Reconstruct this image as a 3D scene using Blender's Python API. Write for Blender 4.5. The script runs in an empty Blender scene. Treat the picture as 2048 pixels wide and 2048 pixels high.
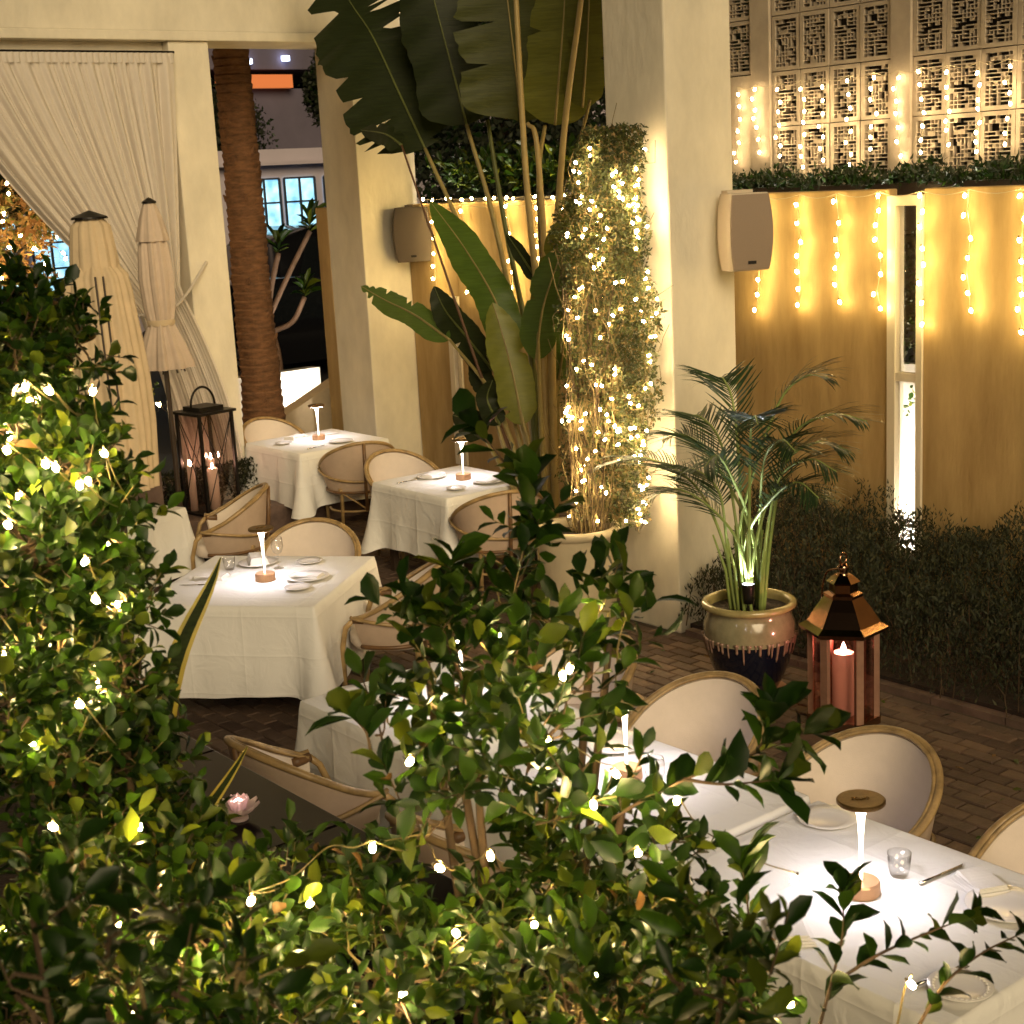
import bpy, math, random
import numpy as np
from mathutils import Vector, Matrix

random.seed(7)
rng = np.random.default_rng(7)
R = math.radians
scene = bpy.context.scene
COL = scene.collection

SKY_ELEV, SKY_STRENGTH, SUN_STRENGTH = -5.0, 0.12, 2.0

# ---------------------------------------------------------------- camera
cam_d = bpy.data.cameras.new('camera')
cam = bpy.data.objects.new('camera', cam_d)
COL.objects.link(cam)
cam_d.sensor_width = 36.0
cam_d.lens = 53.15
cam_d.clip_start = 0.05
cam_d.clip_end = 500.0
CAM = Vector((0.0, 0.0, 3.15))
_pitch, _roll, _yaw = R(12.58), R(-3.045), R(51.70)
_f = Vector((math.cos(_pitch)*math.cos(_yaw), math.cos(_pitch)*math.sin(_yaw), -math.sin(_pitch)))
_r0 = Vector((math.sin(_yaw), -math.cos(_yaw), 0.0))
_u0 = _r0.cross(_f)
_r = _r0*math.cos(_roll) + _u0*math.sin(_roll)
_u = -_r0*math.sin(_roll) + _u0*math.cos(_roll)
cam.matrix_world = Matrix(((_r.x, _u.x, -_f.x, CAM.x), (_r.y, _u.y, -_f.y, CAM.y), (_r.z, _u.z, -_f.z, CAM.z), (0, 0, 0, 1)))
cam_d.dof.use_dof = True
cam_d.dof.focus_distance = 7.0
cam_d.dof.aperture_fstop = 10.0
scene.camera = cam

# ---------------------------------------------------------------- world, sun, exposure
world = bpy.data.worlds.new('World')
scene.world = world
world.use_nodes = True
wn = world.node_tree
sky = wn.nodes.new('ShaderNodeTexSky')
sky.sky_type = 'NISHITA'
sky.sun_disc = False
sky.sun_elevation = R(SKY_ELEV)
sky.sun_rotation = R(200)
wn.links.new(sky.outputs[0], wn.nodes['Background'].inputs[0])
wn.nodes['Background'].inputs[1].default_value = SKY_STRENGTH

sun_d = bpy.data.lights.new('sun', 'SUN')  # warm directional stand-in for house lights behind the viewpoint
sun_d.energy = SUN_STRENGTH
sun_d.angle = R(34)
sun_d.color = (1.0, 0.79, 0.48)
sun = bpy.data.objects.new('sun', sun_d)
COL.objects.link(sun)
_to = Vector((-0.38, -0.84, 0.41)).normalized()
sun.rotation_euler = _to.to_track_quat('Z', 'Y').to_euler()
sun.location = (0, -20, 12)

scene.view_settings.view_transform = 'Standard'
scene.view_settings.look = 'None'
scene.view_settings.gamma = 1.0
scene.view_settings.exposure = 0.32
cy = scene.cycles
cy.use_denoising = True
try:
    cy.denoiser = 'OPENIMAGEDENOISE'
except Exception:
    pass
cy.use_adaptive_sampling = True
cy.adaptive_threshold = 0.015
cy.max_bounces = 6
cy.diffuse_bounces = 3
cy.glossy_bounces = 3
cy.transmission_bounces = 6
cy.transparent_max_bounces = 8
cy.sample_clamp_indirect = 4.0
cy.caustics_reflective = False
cy.caustics_refractive = False
cy.use_light_tree = True

# ---------------------------------------------------------------- materials
MATS = {}
def _new(name):
    m = bpy.data.materials.new(name)
    m.use_nodes = True
    nt = m.node_tree
    return m, nt, nt.nodes['Principled BSDF']

def mat(name, col, rough=0.6, metal=0.0, noise=0.0, nscale=8.0, bump=0.0, bscale=40.0, spec=None, transl=0.0, stretch=None, col2=None, coat=0.0):
    if name in MATS:
        return MATS[name]
    m, nt, b = _new(name)
    N, Lk = nt.nodes, nt.links
    b.inputs['Roughness'].default_value = rough
    b.inputs['Metallic'].default_value = metal
    b.inputs['Base Color'].default_value = (*col, 1)
    if coat:
        b.inputs['Coat Weight'].default_value = coat
        b.inputs['Coat Roughness'].default_value = 0.1
    if spec is not None:
        b.inputs['Specular IOR Level'].default_value = spec
    if noise or bump:
        tc = N.new('ShaderNodeTexCoord')
        mp = N.new('ShaderNodeMapping')
        Lk.new(tc.outputs['Object'], mp.inputs[0])
        if stretch:
            mp.inputs['Scale'].default_value = stretch
    if noise:
        n1 = N.new('ShaderNodeTexNoise')
        n1.inputs['Scale'].default_value = nscale
        n1.inputs['Detail'].default_value = 6
        n1.inputs['Roughness'].default_value = 0.65
        Lk.new(mp.outputs[0], n1.inputs['Vector'])
        ra = N.new('ShaderNodeValToRGB')
        c2 = col2 if col2 else tuple(c*(1-noise) for c in col)
        c1 = col if col2 else tuple(min(1, c*(1+noise*0.5)) for c in col)
        ra.color_ramp.elements[0].position = 0.3
        ra.color_ramp.elements[1].position = 0.7
        ra.color_ramp.elements[0].color = (*c2, 1)
        ra.color_ramp.elements[1].color = (*c1, 1)
        Lk.new(n1.outputs['Fac'], ra.inputs[0])
        Lk.new(ra.outputs[0], b.inputs['Base Color'])
    if bump:
        n2 = N.new('ShaderNodeTexNoise')
        n2.inputs['Scale'].default_value = bscale
        n2.inputs['Detail'].default_value = 5
        Lk.new(mp.outputs[0], n2.inputs['Vector'])
        bp = N.new('ShaderNodeBump')
        bp.inputs['Strength'].default_value = bump
        bp.inputs['Distance'].default_value = 0.02
        Lk.new(n2.outputs['Fac'], bp.inputs['Height'])
        Lk.new(bp.outputs[0], b.inputs['Normal'])
    if transl:
        tr = N.new('ShaderNodeBsdfTranslucent')
        tr.inputs[0].default_value = (*[min(1, c*1.6) for c in col], 1)
        mx = N.new('ShaderNodeMixShader')
        mx.inputs[0].default_value = transl
        Lk.new(b.outputs[0], mx.inputs[1])
        Lk.new(tr.outputs[0], mx.inputs[2])
        Lk.new(mx.outputs[0], nt.nodes['Material Output'].inputs[0])
    MATS[name] = m
    return m

def emit(name, col, strength):
    if name in MATS:
        return MATS[name]
    m, nt, b = _new(name)
    b.inputs['Base Color'].default_value = (*col, 1)
    b.inputs['Emission Color'].default_value = (*col, 1)
    b.inputs['Emission Strength'].default_value = strength
    MATS[name] = m
    return m

def glass(name, tint=(1, 1, 1), rough=0.02, alpha=0.12, refl=None):
    """thin glass: mostly transparent, fresnel reflection"""
    if name in MATS:
        return MATS[name]
    m, nt, b = _new(name)
    N, Lk = nt.nodes, nt.links
    t = N.new('ShaderNodeBsdfTransparent'); t.inputs[0].default_value = (*tint, 1)
    g = N.new('ShaderNodeBsdfGlossy'); g.inputs['Roughness'].default_value = rough
    lw = N.new('ShaderNodeLayerWeight'); lw.inputs[0].default_value = 0.5
    fr = N.new('ShaderNodeMath'); fr.operation = 'POWER'; fr.inputs[1].default_value = 4.0
    Lk.new(lw.outputs['Facing'], fr.inputs[0])
    mx = N.new('ShaderNodeMixShader')
    ad = N.new('ShaderNodeMath'); ad.operation = 'ADD'; ad.inputs[1].default_value = alpha*0.3 + 0.04
    Lk.new(fr.outputs[0], ad.inputs[0])
    Lk.new(ad.outputs[0], mx.inputs[0]); Lk.new(t.outputs[0], mx.inputs[1]); Lk.new(g.outputs[0], mx.inputs[2])
    Lk.new(mx.outputs[0], nt.nodes['Material Output'].inputs[0])
    MATS[name] = m
    return m

plaster = mat('plaster_cream', (0.76, 0.70, 0.57), 0.85, noise=0.22, nscale=1.7, bump=0.30, bscale=16, stretch=(1, 1, 0.5))
plaster_white = mat('plaster_white', (0.72, 0.68, 0.62), 0.85, noise=0.10, nscale=1.1, bump=0.10, bscale=50)
ochre = mat('ochre_stone', (0.48, 0.335, 0.145), 0.75, noise=0.35, nscale=2.2, bump=0.25, bscale=14, stretch=(1.0, 2.2, 0.45), col2=(0.31, 0.20, 0.075))
screen_m = mat('screen_concrete', (0.44, 0.37, 0.29), 0.85, noise=0.18, nscale=5, bump=0.15, bscale=70)
dark_void = mat('dark_interior', (0.02, 0.014, 0.009), 0.9)  # near-black colour stands in for unlit depth behind the screens
def cloth_material():
    m, nt, b = _new('white_cloth'); N, Lk = nt.nodes, nt.links
    b.inputs['Base Color'].default_value = (0.80, 0.79, 0.77, 1); b.inputs['Roughness'].default_value = 0.9
    tc = N.new('ShaderNodeTexCoord'); sx = N.new('ShaderNodeSeparateXYZ'); Lk.new(tc.outputs['Object'], sx.inputs[0])
    hs = []
    for ax, per, off in (('X', 3.1, 0.27), ('Y', 2.9, 0.31), ('Z', 4.2, 0.1)):
        a = N.new('ShaderNodeMath'); a.operation = 'MULTIPLY_ADD'; a.inputs[1].default_value = per; a.inputs[2].default_value = off; Lk.new(sx.outputs[ax], a.inputs[0])
        f = N.new('ShaderNodeMath'); f.operation = 'PINGPONG'; f.inputs[1].default_value = 0.5; Lk.new(a.outputs[0], f.inputs[0])
        g = N.new('ShaderNodeMath'); g.operation = 'POWER'; g.inputs[1].default_value = 14.0
        k = N.new('ShaderNodeMath'); k.operation = 'MULTIPLY_ADD'; k.inputs[1].default_value = -2.0; k.inputs[2].default_value = 1.0; Lk.new(f.outputs[0], k.inputs[0]); k.use_clamp = True
        Lk.new(k.outputs[0], g.inputs[0]); hs.append(g)
    n1 = N.new('ShaderNodeTexNoise'); n1.inputs['Scale'].default_value = 6; n1.inputs['Detail'].default_value = 6; n1.inputs['Distortion'].default_value = 1.2; Lk.new(tc.outputs['Object'], n1.inputs['Vector'])
    acc = n1.outputs['Fac']
    for g in hs:
        ad = N.new('ShaderNodeMath'); ad.operation = 'MULTIPLY_ADD'; ad.inputs[1].default_value = 0.22; Lk.new(g.outputs[0], ad.inputs[0]); Lk.new(acc, ad.inputs[2]); acc = ad.outputs[0]
    bp = N.new('ShaderNodeBump'); bp.inputs['Strength'].default_value = 0.35; bp.inputs['Distance'].default_value = 0.03; Lk.new(acc, bp.inputs['Height'])
    n2 = N.new('ShaderNodeTexNoise'); n2.inputs['Scale'].default_value = 300; Lk.new(tc.outputs['Object'], n2.inputs['Vector'])
    bp2 = N.new('ShaderNodeBump'); bp2.inputs['Strength'].default_value = 0.15; bp2.inputs['Distance'].default_value = 0.002; Lk.new(n2.outputs['Fac'], bp2.inputs['Height']); Lk.new(bp.outputs[0], bp2.inputs['Normal'])
    Lk.new(bp2.outputs[0], b.inputs['Normal'])
    return m
cloth_m = cloth_material()
napkin_m = mat('napkin_linen', (0.78, 0.76, 0.74), 0.85, bump=0.1, bscale=50)
uphol = mat('chair_linen', (0.70, 0.61, 0.53), 0.85, noise=0.07, nscale=9, bump=0.12, bscale=220)
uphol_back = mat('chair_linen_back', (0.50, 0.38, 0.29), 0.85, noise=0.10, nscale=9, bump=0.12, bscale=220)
bamboo = mat('bamboo_pole', (0.40, 0.27, 0.12), 0.38, noise=0.45, nscale=14, bump=0.08, bscale=30)
bamboo_dark = mat('bamboo_dark', (0.16, 0.085, 0.035), 0.45, noise=0.4, nscale=14)
brass = mat('brass', (0.62, 0.40, 0.14), 0.22, 1.0, noise=0.12, nscale=20)
copper = mat('copper_polished', (0.42, 0.25, 0.16), 0.14, 1.0, noise=0.15, nscale=6)
lamp_copper = mat('lamp_base_copper', (0.70, 0.42, 0.25), 0.32, 0.7, noise=0.08, nscale=20)
lamp_stem_m = emit('lamp_stem_glow', (1.0, 0.84, 0.62), 5.0)
brass_dull = mat('lamp_disc_brass', (0.22, 0.135, 0.05), 0.42, 0.8, noise=0.25, nscale=60)
black_metal = mat('black_metal', (0.02, 0.017, 0.015), 0.45, 0.6, noise=0.3, nscale=20)
porcelain = mat('porcelain', (0.78, 0.75, 0.72), 0.18)
steel = mat('cutlery_steel', (0.6, 0.58, 0.55), 0.18, 1.0)
clear = glass('clear_glass')
pane_m = glass('lantern_pane', (0.97, 0.93, 0.91), 0.03, 0.05)
glow_tint_pane = glass('glow_tint_pane', (1.0, 0.84, 0.82), 0.05, 0.08)  # pink tint stands in for candle glow inside the copper lantern
pink_glass = mat('pink_glass', (0.86, 0.62, 0.62), 0.12, transl=0.6)
brick_a = mat('brick_brown', (0.100, 0.064, 0.045), 0.72, noise=0.35, nscale=14, bump=0.25, bscale=60)
brick_b = mat('brick_dark', (0.070, 0.042, 0.030), 0.75, noise=0.35, nscale=14, bump=0.25, bscale=60)
brick_c = mat('brick_warm', (0.125, 0.078, 0.052), 0.72, noise=0.3, nscale=14, bump=0.25, bscale=60)
mortar = mat('mortar', (0.055, 0.038, 0.028), 0.95, noise=0.3, nscale=30)
soil = mat('soil', (0.030, 0.018, 0.012), 0.95, noise=0.5, nscale=20, bump=0.6, bscale=40)
asphalt = mat('asphalt', (0.035, 0.033, 0.034), 0.9, noise=0.3, nscale=30, bump=0.2, bscale=200)
dark_stone = mat('dark_granite', (0.010, 0.007, 0.008), 0.14, spec=0.10, noise=0.35, nscale=60)
curtain_m = mat('curtain_cloth', (0.68, 0.62, 0.56), 0.9, noise=0.05, nscale=10, transl=0.15)
canvas_m = mat('parasol_canvas', (0.66, 0.52, 0.34), 0.9, noise=0.10, nscale=8, bump=0.05, bscale=60)
canvas_b = mat('parasol_canvas_rose', (0.62, 0.50, 0.40), 0.9, noise=0.10, nscale=8, bump=0.05, bscale=60)
wood_dark = mat('dark_pole_wood', (0.045, 0.028, 0.018), 0.5)
trunk_m = mat('palm_trunk_bark', (0.17, 0.080, 0.035), 0.9, noise=0.55, nscale=9, bump=0.6, bscale=18, stretch=(1, 1, 3.0))
speaker_m = mat('speaker_case', (0.56, 0.47, 0.36), 0.6)
speaker_g = mat('speaker_grille', (0.30, 0.225, 0.165), 0.75, noise=0.08, nscale=200, bump=0.2, bscale=400)
speaker_d = mat('speaker_grille_dark', (0.085, 0.066, 0.052), 0.75, noise=0.08, nscale=200, bump=0.2, bscale=400)
frame_w = mat('window_frame_cream', (0.66, 0.58, 0.44), 0.6)
pot_glaze = mat('pot_glaze_olive', (0.26, 0.235, 0.145), 0.16, noise=0.35, nscale=7, coat=0.5)
pot_dark = mat('pot_glaze_black', (0.006, 0.007, 0.016), 0.10, coat=0.6)
pot_drip = mat('pot_drip', (0.30, 0.19, 0.14), 0.2, noise=0.4, nscale=25)
terracotta = mat('terracotta_saucer', (0.36, 0.19, 0.11), 0.7, noise=0.2, nscale=10)
planter_m = mat('planter_stone', (0.50, 0.42, 0.28), 0.8, noise=0.14, nscale=4, bump=0.1, bscale=40)
stoneclad = mat('brown_stone', (0.16, 0.105, 0.085), 0.6, noise=0.5, nscale=5, bump=0.4, bscale=9)
copper_post = mat('copper_brushed', (0.50, 0.28, 0.20), 0.42, 0.6, noise=0.25, nscale=9)
wax = mat('candle_wax', (0.88, 0.66, 0.58), 0.5, transl=0.35)
bark = mat('twig_bark', (0.085, 0.052, 0.026), 0.85, noise=0.3, nscale=30)
straw = mat('straw_twig', (0.23, 0.17, 0.065), 0.8, noise=0.3, nscale=30)
wire_m = mat('string_wire', (0.16, 0.125, 0.05), 0.5)
wire_w = mat('string_wire_clear', (0.5, 0.42, 0.28), 0.4)
carblack = mat('car_paint_black', (0.008, 0.008, 0.010), 0.15, coat=0.8)
tyre_m = mat('tyre_rubber', (0.015, 0.015, 0.015), 0.8)
rim_m = mat('alloy_rim', (0.30, 0.27, 0.26), 0.3, 0.9)
carglass = mat('car_glass', (0.01, 0.012, 0.014), 0.05)
far_white = mat('far_render_white', (0.50, 0.44, 0.50), 0.85, noise=0.08, nscale=1)
far_dark = mat('far_render_dark', (0.13, 0.11, 0.15), 0.9, noise=0.2, nscale=0.6)
far_orange = emit('far_lit_wall', (0.75, 0.22, 0.07), 0.33)
far_dot = emit('far_lamp', (0.6, 0.72, 1.0), 6.0)
win_lit = emit('window_lit_blue', (0.28, 0.62, 0.85), 1.3)
_nt = win_lit.node_tree; _n = _nt.nodes.new('ShaderNodeTexNoise'); _n.inputs['Scale'].default_value = 3.5; _n.inputs['Detail'].default_value = 4
_tc = _nt.nodes.new('ShaderNodeTexCoord'); _nt.links.new(_tc.outputs['Object'], _n.inputs['Vector'])
_ra = _nt.nodes.new('ShaderNodeValToRGB'); _ra.color_ramp.elements[0].position = 0.35; _ra.color_ramp.elements[1].position = 0.65
_ra.color_ramp.elements[0].color = (0.10, 0.33, 0.55, 1); _ra.color_ramp.elements[1].color = (0.50, 0.85, 0.98, 1)
_nt.links.new(_n.outputs['Fac'], _ra.inputs[0]); _nt.links.new(_ra.outputs[0], _nt.nodes['Principled BSDF'].inputs['Emission Color'])
muntin = mat('muntin_dark', (0.03, 0.04, 0.06), 0.6)
L_DK = mat('leaf_dark', (0.009, 0.026, 0.003), 0.40, spec=0.28, noise=0.3, nscale=30, transl=0.15)
L_MD = mat('leaf_mid', (0.025, 0.060, 0.004), 0.40, spec=0.28, noise=0.3, nscale=30, transl=0.22)
L_OL = mat('leaf_olive', (0.052, 0.074, 0.006), 0.44, spec=0.28, noise=0.3, nscale=30, transl=0.22)
L_LT = mat('leaf_lime', (0.15, 0.19, 0.012), 0.44, spec=0.28, noise=0.25, nscale=30, transl=0.3)
L_YL = mat('leaf_dry', (0.16, 0.085, 0.025), 0.6, noise=0.3, nscale=30, transl=0.25)
LEAFS = [L_DK, L_MD, L_OL, L_LT, L_YL]
HEDGE = [mat('hedge_leaf_dark', (0.010, 0.015, 0.004), 0.7, transl=0.1), mat('hedge_leaf_mid', (0.020, 0.026, 0.007), 0.7, transl=0.1), mat('hedge_leaf_olive', (0.036, 0.036, 0.010), 0.7, transl=0.1)]
VINE = [mat('vine_leaf_dark', (0.038, 0.052, 0.012), 0.6, transl=0.15), mat('vine_leaf_olive', (0.085, 0.095, 0.020), 0.6, transl=0.2), mat('vine_leaf_dry', (0.22, 0.15, 0.055), 0.7, transl=0.2)]
FAN = {'dark': mat('fan_leaf_dark', (0.018, 0.026, 0.007), 0.5, spec=0.25, noise=0.4, nscale=3, transl=0.12, stretch=(2, 2, 26), bump=0.15, bscale=3),
       'mid': mat('fan_leaf_mid', (0.052, 0.062, 0.012), 0.5, spec=0.25, noise=0.4, nscale=3, transl=0.18, stretch=(2, 2, 26), bump=0.15, bscale=3),
       'olive': mat('fan_leaf_olive', (0.11, 0.12, 0.020), 0.45, spec=0.3, noise=0.4, nscale=3, transl=0.25, stretch=(2, 2, 26), bump=0.15, bscale=3),
       'green': mat('fan_leaf_green', (0.075, 0.135, 0.022), 0.36, noise=0.4, nscale=3, transl=0.25, stretch=(2, 2, 26), bump=0.15, bscale=3),
       'lime': mat('fan_leaf_lime', (0.20, 0.22, 0.035), 0.4, noise=0.25, nscale=3, transl=0.25, stretch=(3, 3, 12)),
       'pale': mat('fan_stem_pale', (0.40, 0.30, 0.12), 0.45, noise=0.2, nscale=6)}
fan_stem = mat('fan_stem', (0.30, 0.24, 0.085), 0.45, noise=0.3, nscale=6)
fan_stem_g = mat('fan_stem_green', (0.11, 0.13, 0.03), 0.45, noise=0.3, nscale=6)
fan_stem_d = mat('fan_stem_brown', (0.10, 0.045, 0.02), 0.5)
PALM = [mat('palm_leaf_dark', (0.022, 0.045, 0.018), 0.35, transl=0.1), mat('palm_leaf_mid', (0.05, 0.085, 0.028), 0.35, transl=0.15)]
palm_stem = mat('palm_stem', (0.28, 0.36, 0.10), 0.4, noise=0.25, nscale=12)
bulb_wall = emit('bulb_warm_wall', (1.0, 0.71, 0.27), 125.0)
bulb_screen = emit('bulb_warm_screen', (1.0, 0.72, 0.36), 60.0)
bulb_bush = emit('bulb_warm_garden', (1.0, 0.71, 0.30), 640.0)
bulb_vine = emit('bulb_warm_vine', (1.0, 0.72, 0.36), 190.0)
led_white = emit('lamp_led', (1.0, 0.92, 0.98), 62.0)
flame_m = emit('candle_flame', (1.0, 0.46, 0.36), 420.0)
flame_b = emit('candle_flame_small', (1.0, 0.55, 0.38), 130.0)
strip_led = emit('uplight_strip', (1.0, 0.90, 0.74), 1000.0)
spot_face = emit('spotlight_face', (0.85, 0.92, 1.0), 14.0)

# ---------------------------------------------------------------- builders
class MB:
    def __init__(s):
        s.v, s.f, s.m, s.mats = [], [], [], []
    def mi(s, m):
        if m not in s.mats:
            s.mats.append(m)
        return s.mats.index(m)
    def add(s, vs, fs, m):
        o = len(s.v); k = s.mi(m)
        s.v += [tuple(v) for v in vs]
        s.f += [tuple(i+o for i in q) for q in fs]
        s.m += [k]*len(fs)
        return s
    def box(s, x0, x1, y0, y1, z0, z1, m, M=None):
        vs = [Vector((x, y, z)) for z in (z0, z1) for y in (y0, y1) for x in (x0, x1)]
        if M: vs = [M @ v for v in vs]
        return s.add(vs, [(0, 2, 3, 1), (4, 5, 7, 6), (0, 1, 5, 4), (2, 6, 7, 3), (0, 4, 6, 2), (1, 3, 7, 5)], m)
    def tube(s, pts, rad, m, n=8, cap=True):
        pts = [Vector(p) for p in pts]
        if not isinstance(rad, (list, tuple)): rad = [rad]*len(pts)
        vs, fs = [], []
        prev = None
        for i, p in enumerate(pts):
            d = (pts[min(i+1, len(pts)-1)] - pts[max(i-1, 0)])
            if d.length < 1e-9: d = Vector((0, 0, 1))
            d.normalize()
            if prev is None:
                a = d.orthogonal().normalized()
            else:
                a = (prev - d*prev.dot(d))
                a = a.normalized() if a.length > 1e-6 else d.orthogonal().normalized()
            prev = a; b = d.cross(a)
            for k in range(n):
                t = 2*math.pi*k/n
                vs.append(p + (a*math.cos(t) + b*math.sin(t))*rad[i])
        for i in range(len(pts)-1):
            for k in range(n):
                fs.append((i*n+k, i*n+(k+1) % n, (i+1)*n+(k+1) % n, (i+1)*n+k))
        if cap:
            fs.append(tuple(range(n-1, -1, -1)))
            fs.append(tuple((len(pts)-1)*n+k for k in range(n)))
        return s.add(vs, fs, m)
    def lathe(s, prof, m, n=32, c=(0, 0, 0), mod=None, close=False):
        vs, fs = [], []
        for (r, z) in prof:
            for k in range(n):
                t = 2*math.pi*k/n
                rr = r*(mod(t, z) if mod else 1)
                vs.append((c[0]+rr*math.cos(t), c[1]+rr*math.sin(t), c[2]+z))
        for i in range(len(prof)-1):
            for k in range(n):
                fs.append((i*n+k, i*n+(k+1) % n, (i+1)*n+(k+1) % n, (i+1)*n+k))
        if close:
            fs.append(tuple(range(n-1, -1, -1)))
            fs.append(tuple((len(prof)-1)*n+k for k in range(n)))
        return s.add(vs, fs, m)
    def grid(s, P, m, closed_u=False):
        nu, nv = len(P), len(P[0])
        vs = [p for row in P for p in row]
        fs = []
        for i in range(nu if closed_u else nu-1):
            for j in range(nv-1):
                a = i*nv+j; b = ((i+1) % nu)*nv+j
                fs.append((a, b, b+1, a+1))
        return s.add(vs, fs, m)
    def mesh(s, name, smooth=False):
        me = bpy.data.meshes.new(name)
        me.from_pydata(s.v, [], s.f)
        for m in s.mats: me.materials.append(m)
        if len(s.mats) > 1: me.polygons.foreach_set('material_index', s.m)
        if smooth: me.polygons.foreach_set('use_smooth', [True]*len(me.polygons))
        me.update()
        return me
    def build(s, name, parent=None, smooth=False, loc=None, kind=None):
        return link(name, s.mesh(name, smooth), parent, loc, kind)

def link(name, data, parent=None, loc=None, kind=None, M=None):
    o = bpy.data.objects.new(name, data)
    COL.objects.link(o)
    if parent: o.parent = parent
    if loc is not None: o.location = loc
    if M is not None: o.matrix_local = M
    if kind: o['kind'] = kind
    return o

def tag(o, label, cat, group=None):
    o['label'] = label; o['category'] = cat
    if group: o['group'] = group
    return o

def thing(name, label, cat, loc=(0, 0, 0), rz=0.0, group=None):
    o = bpy.data.objects.new(name, None)
    o.empty_display_size = 0.1
    COL.objects.link(o)
    o.location = loc; o.rotation_euler = (0, 0, rz)
    return tag(o, label, cat, group)

def copy_tree(o, parent=None):
    c = o.copy(); COL.objects.link(c)
    if parent: c.parent = parent
    for ch in list(o.children):
        copy_tree(ch, c)
    return c

def bevel_obj(o, w=0.01, seg=2):
    md = o.modifiers.new('bevel', 'BEVEL'); md.width = w; md.segments = seg; md.limit_method = 'ANGLE'
    return o

def smoothpath(pts, n=8):
    """Catmull-Rom through points"""
    P = [Vector(p) for p in pts]
    P = [P[0]*2-P[1]] + P + [P[-1]*2-P[-2]]
    out = []
    for i in range(1, len(P)-2):
        for k in range(n):
            t = k/n
            a, b, c, d = P[i-1], P[i], P[i+1], P[i+2]
            out.append(0.5*((2*b) + (c-a)*t + (2*a-5*b+4*c-d)*t*t + (3*b-a-3*c+d)*t**3))
    out.append(P[-2])
    return out

# leaves -------------------------------------------------------------
_LT = np.array([(0, 0, 0), (-.30, .22, .05), (0, .25, -.02), (.30, .22, .05), (-.5, .55, .07), (0, .55, -.05), (.5, .55, .07), (-.34, .82, .02), (0, .82, -.07), (.34, .82, .02), (0, 1.02, -.14)], float)
_LF = [(0, 2, 1), (0, 3, 2), (1, 2, 5, 4), (2, 3, 6, 5), (4, 5, 8, 7), (5, 6, 9, 8), (7, 8, 10), (8, 9, 10)]
def leaf_mesh(name, m):
    me = bpy.data.meshes.new(name)
    me.from_pydata([tuple(v) for v in _LT], [], _LF)
    me.materials.append(m)
    me.polygons.foreach_set('use_smooth', [True]*len(_LF))
    return me
def _curled(c, tw):
    T = _LT.copy(); T[:, 2] += c*T[:, 1]**2 + tw*T[:, 0]*T[:, 1]; T[:, 0] += 0.10*tw*T[:, 1]**2
    return T
LEAF_VAR = [(0.0, 0.0), (-0.30, 0.35), (0.16, -0.3)]
def leaf_mesh_var(m, c, tw):
    me = leaf_mesh('leaf', m); T = _curled(c, tw); me.vertices.foreach_set('co', T.ravel()); me.update(); return me
LEAF_MESH = [[leaf_mesh_var(m, c, tw) for c, tw in LEAF_VAR] for m in LEAFS]

def frames(Dr, Nr):
    Y = Dr/np.linalg.norm(Dr, axis=1, keepdims=True)
    Z = Nr - (Nr*Y).sum(1, keepdims=True)*Y
    Z /= (np.linalg.norm(Z, axis=1, keepdims=True)+1e-9)
    X = np.cross(Y, Z)
    return X, Y, Z

def leaf_batch(name, P, Dr, Nr, L, W, mats, mi, parent=None, template=None, faces=None, kind='stuff'):
    T = _LT if template is None else template
    F = _LF if faces is None else faces
    n = len(P)
    if n == 0: return None
    X, Y, Z = frames(Dr, Nr)
    TB = np.repeat(T[None], n, 0)
    if template is None:
        cu = rng.uniform(-0.35, 0.2, n)[:, None]; tw = rng.uniform(-0.4, 0.4, n)[:, None]
        TB[:, :, 2] += cu*T[None, :, 1]**2 + tw*T[None, :, 0]*T[None, :, 1]; TB[:, :, 0] += 0.12*tw*T[None, :, 1]**2
    V = (P[:, None, :] + TB[:, :, 0:1]*(W[:, None, None])*X[:, None, :] + TB[:, :, 1:2]*(L[:, None, None])*Y[:, None, :] + TB[:, :, 2:3]*(L[:, None, None])*Z[:, None, :])
    nv = len(T)
    lens = np.array([len(q) for q in F]); flat = np.concatenate([np.array(q) for q in F])
    loops = (flat[None, :] + (np.arange(n)*nv)[:, None]).ravel()
    tot = np.tile(lens, n)
    start = np.concatenate([[0], np.cumsum(tot)[:-1]])
    me = bpy.data.meshes.new(name)
    me.vertices.add(n*nv); me.vertices.foreach_set('co', V.ravel())
    me.loops.add(len(loops)); me.loops.foreach_set('vertex_index', loops)
    me.polygons.add(n*len(F)); me.polygons.foreach_set('loop_start', start); me.polygons.foreach_set('loop_total', tot)
    for m in mats: me.materials.append(m)
    me.polygons.foreach_set('material_index', np.repeat(mi, len(F)).astype(np.int32))
    me.polygons.foreach_set('use_smooth', np.ones(n*len(F), bool))
    me.update(calc_edges=True); me.validate()
    return link(name, me, parent, kind=kind)

def unit(n):
    v = rng.normal(size=(n, 3)); return v/np.linalg.norm(v, axis=1, keepdims=True)

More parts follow.
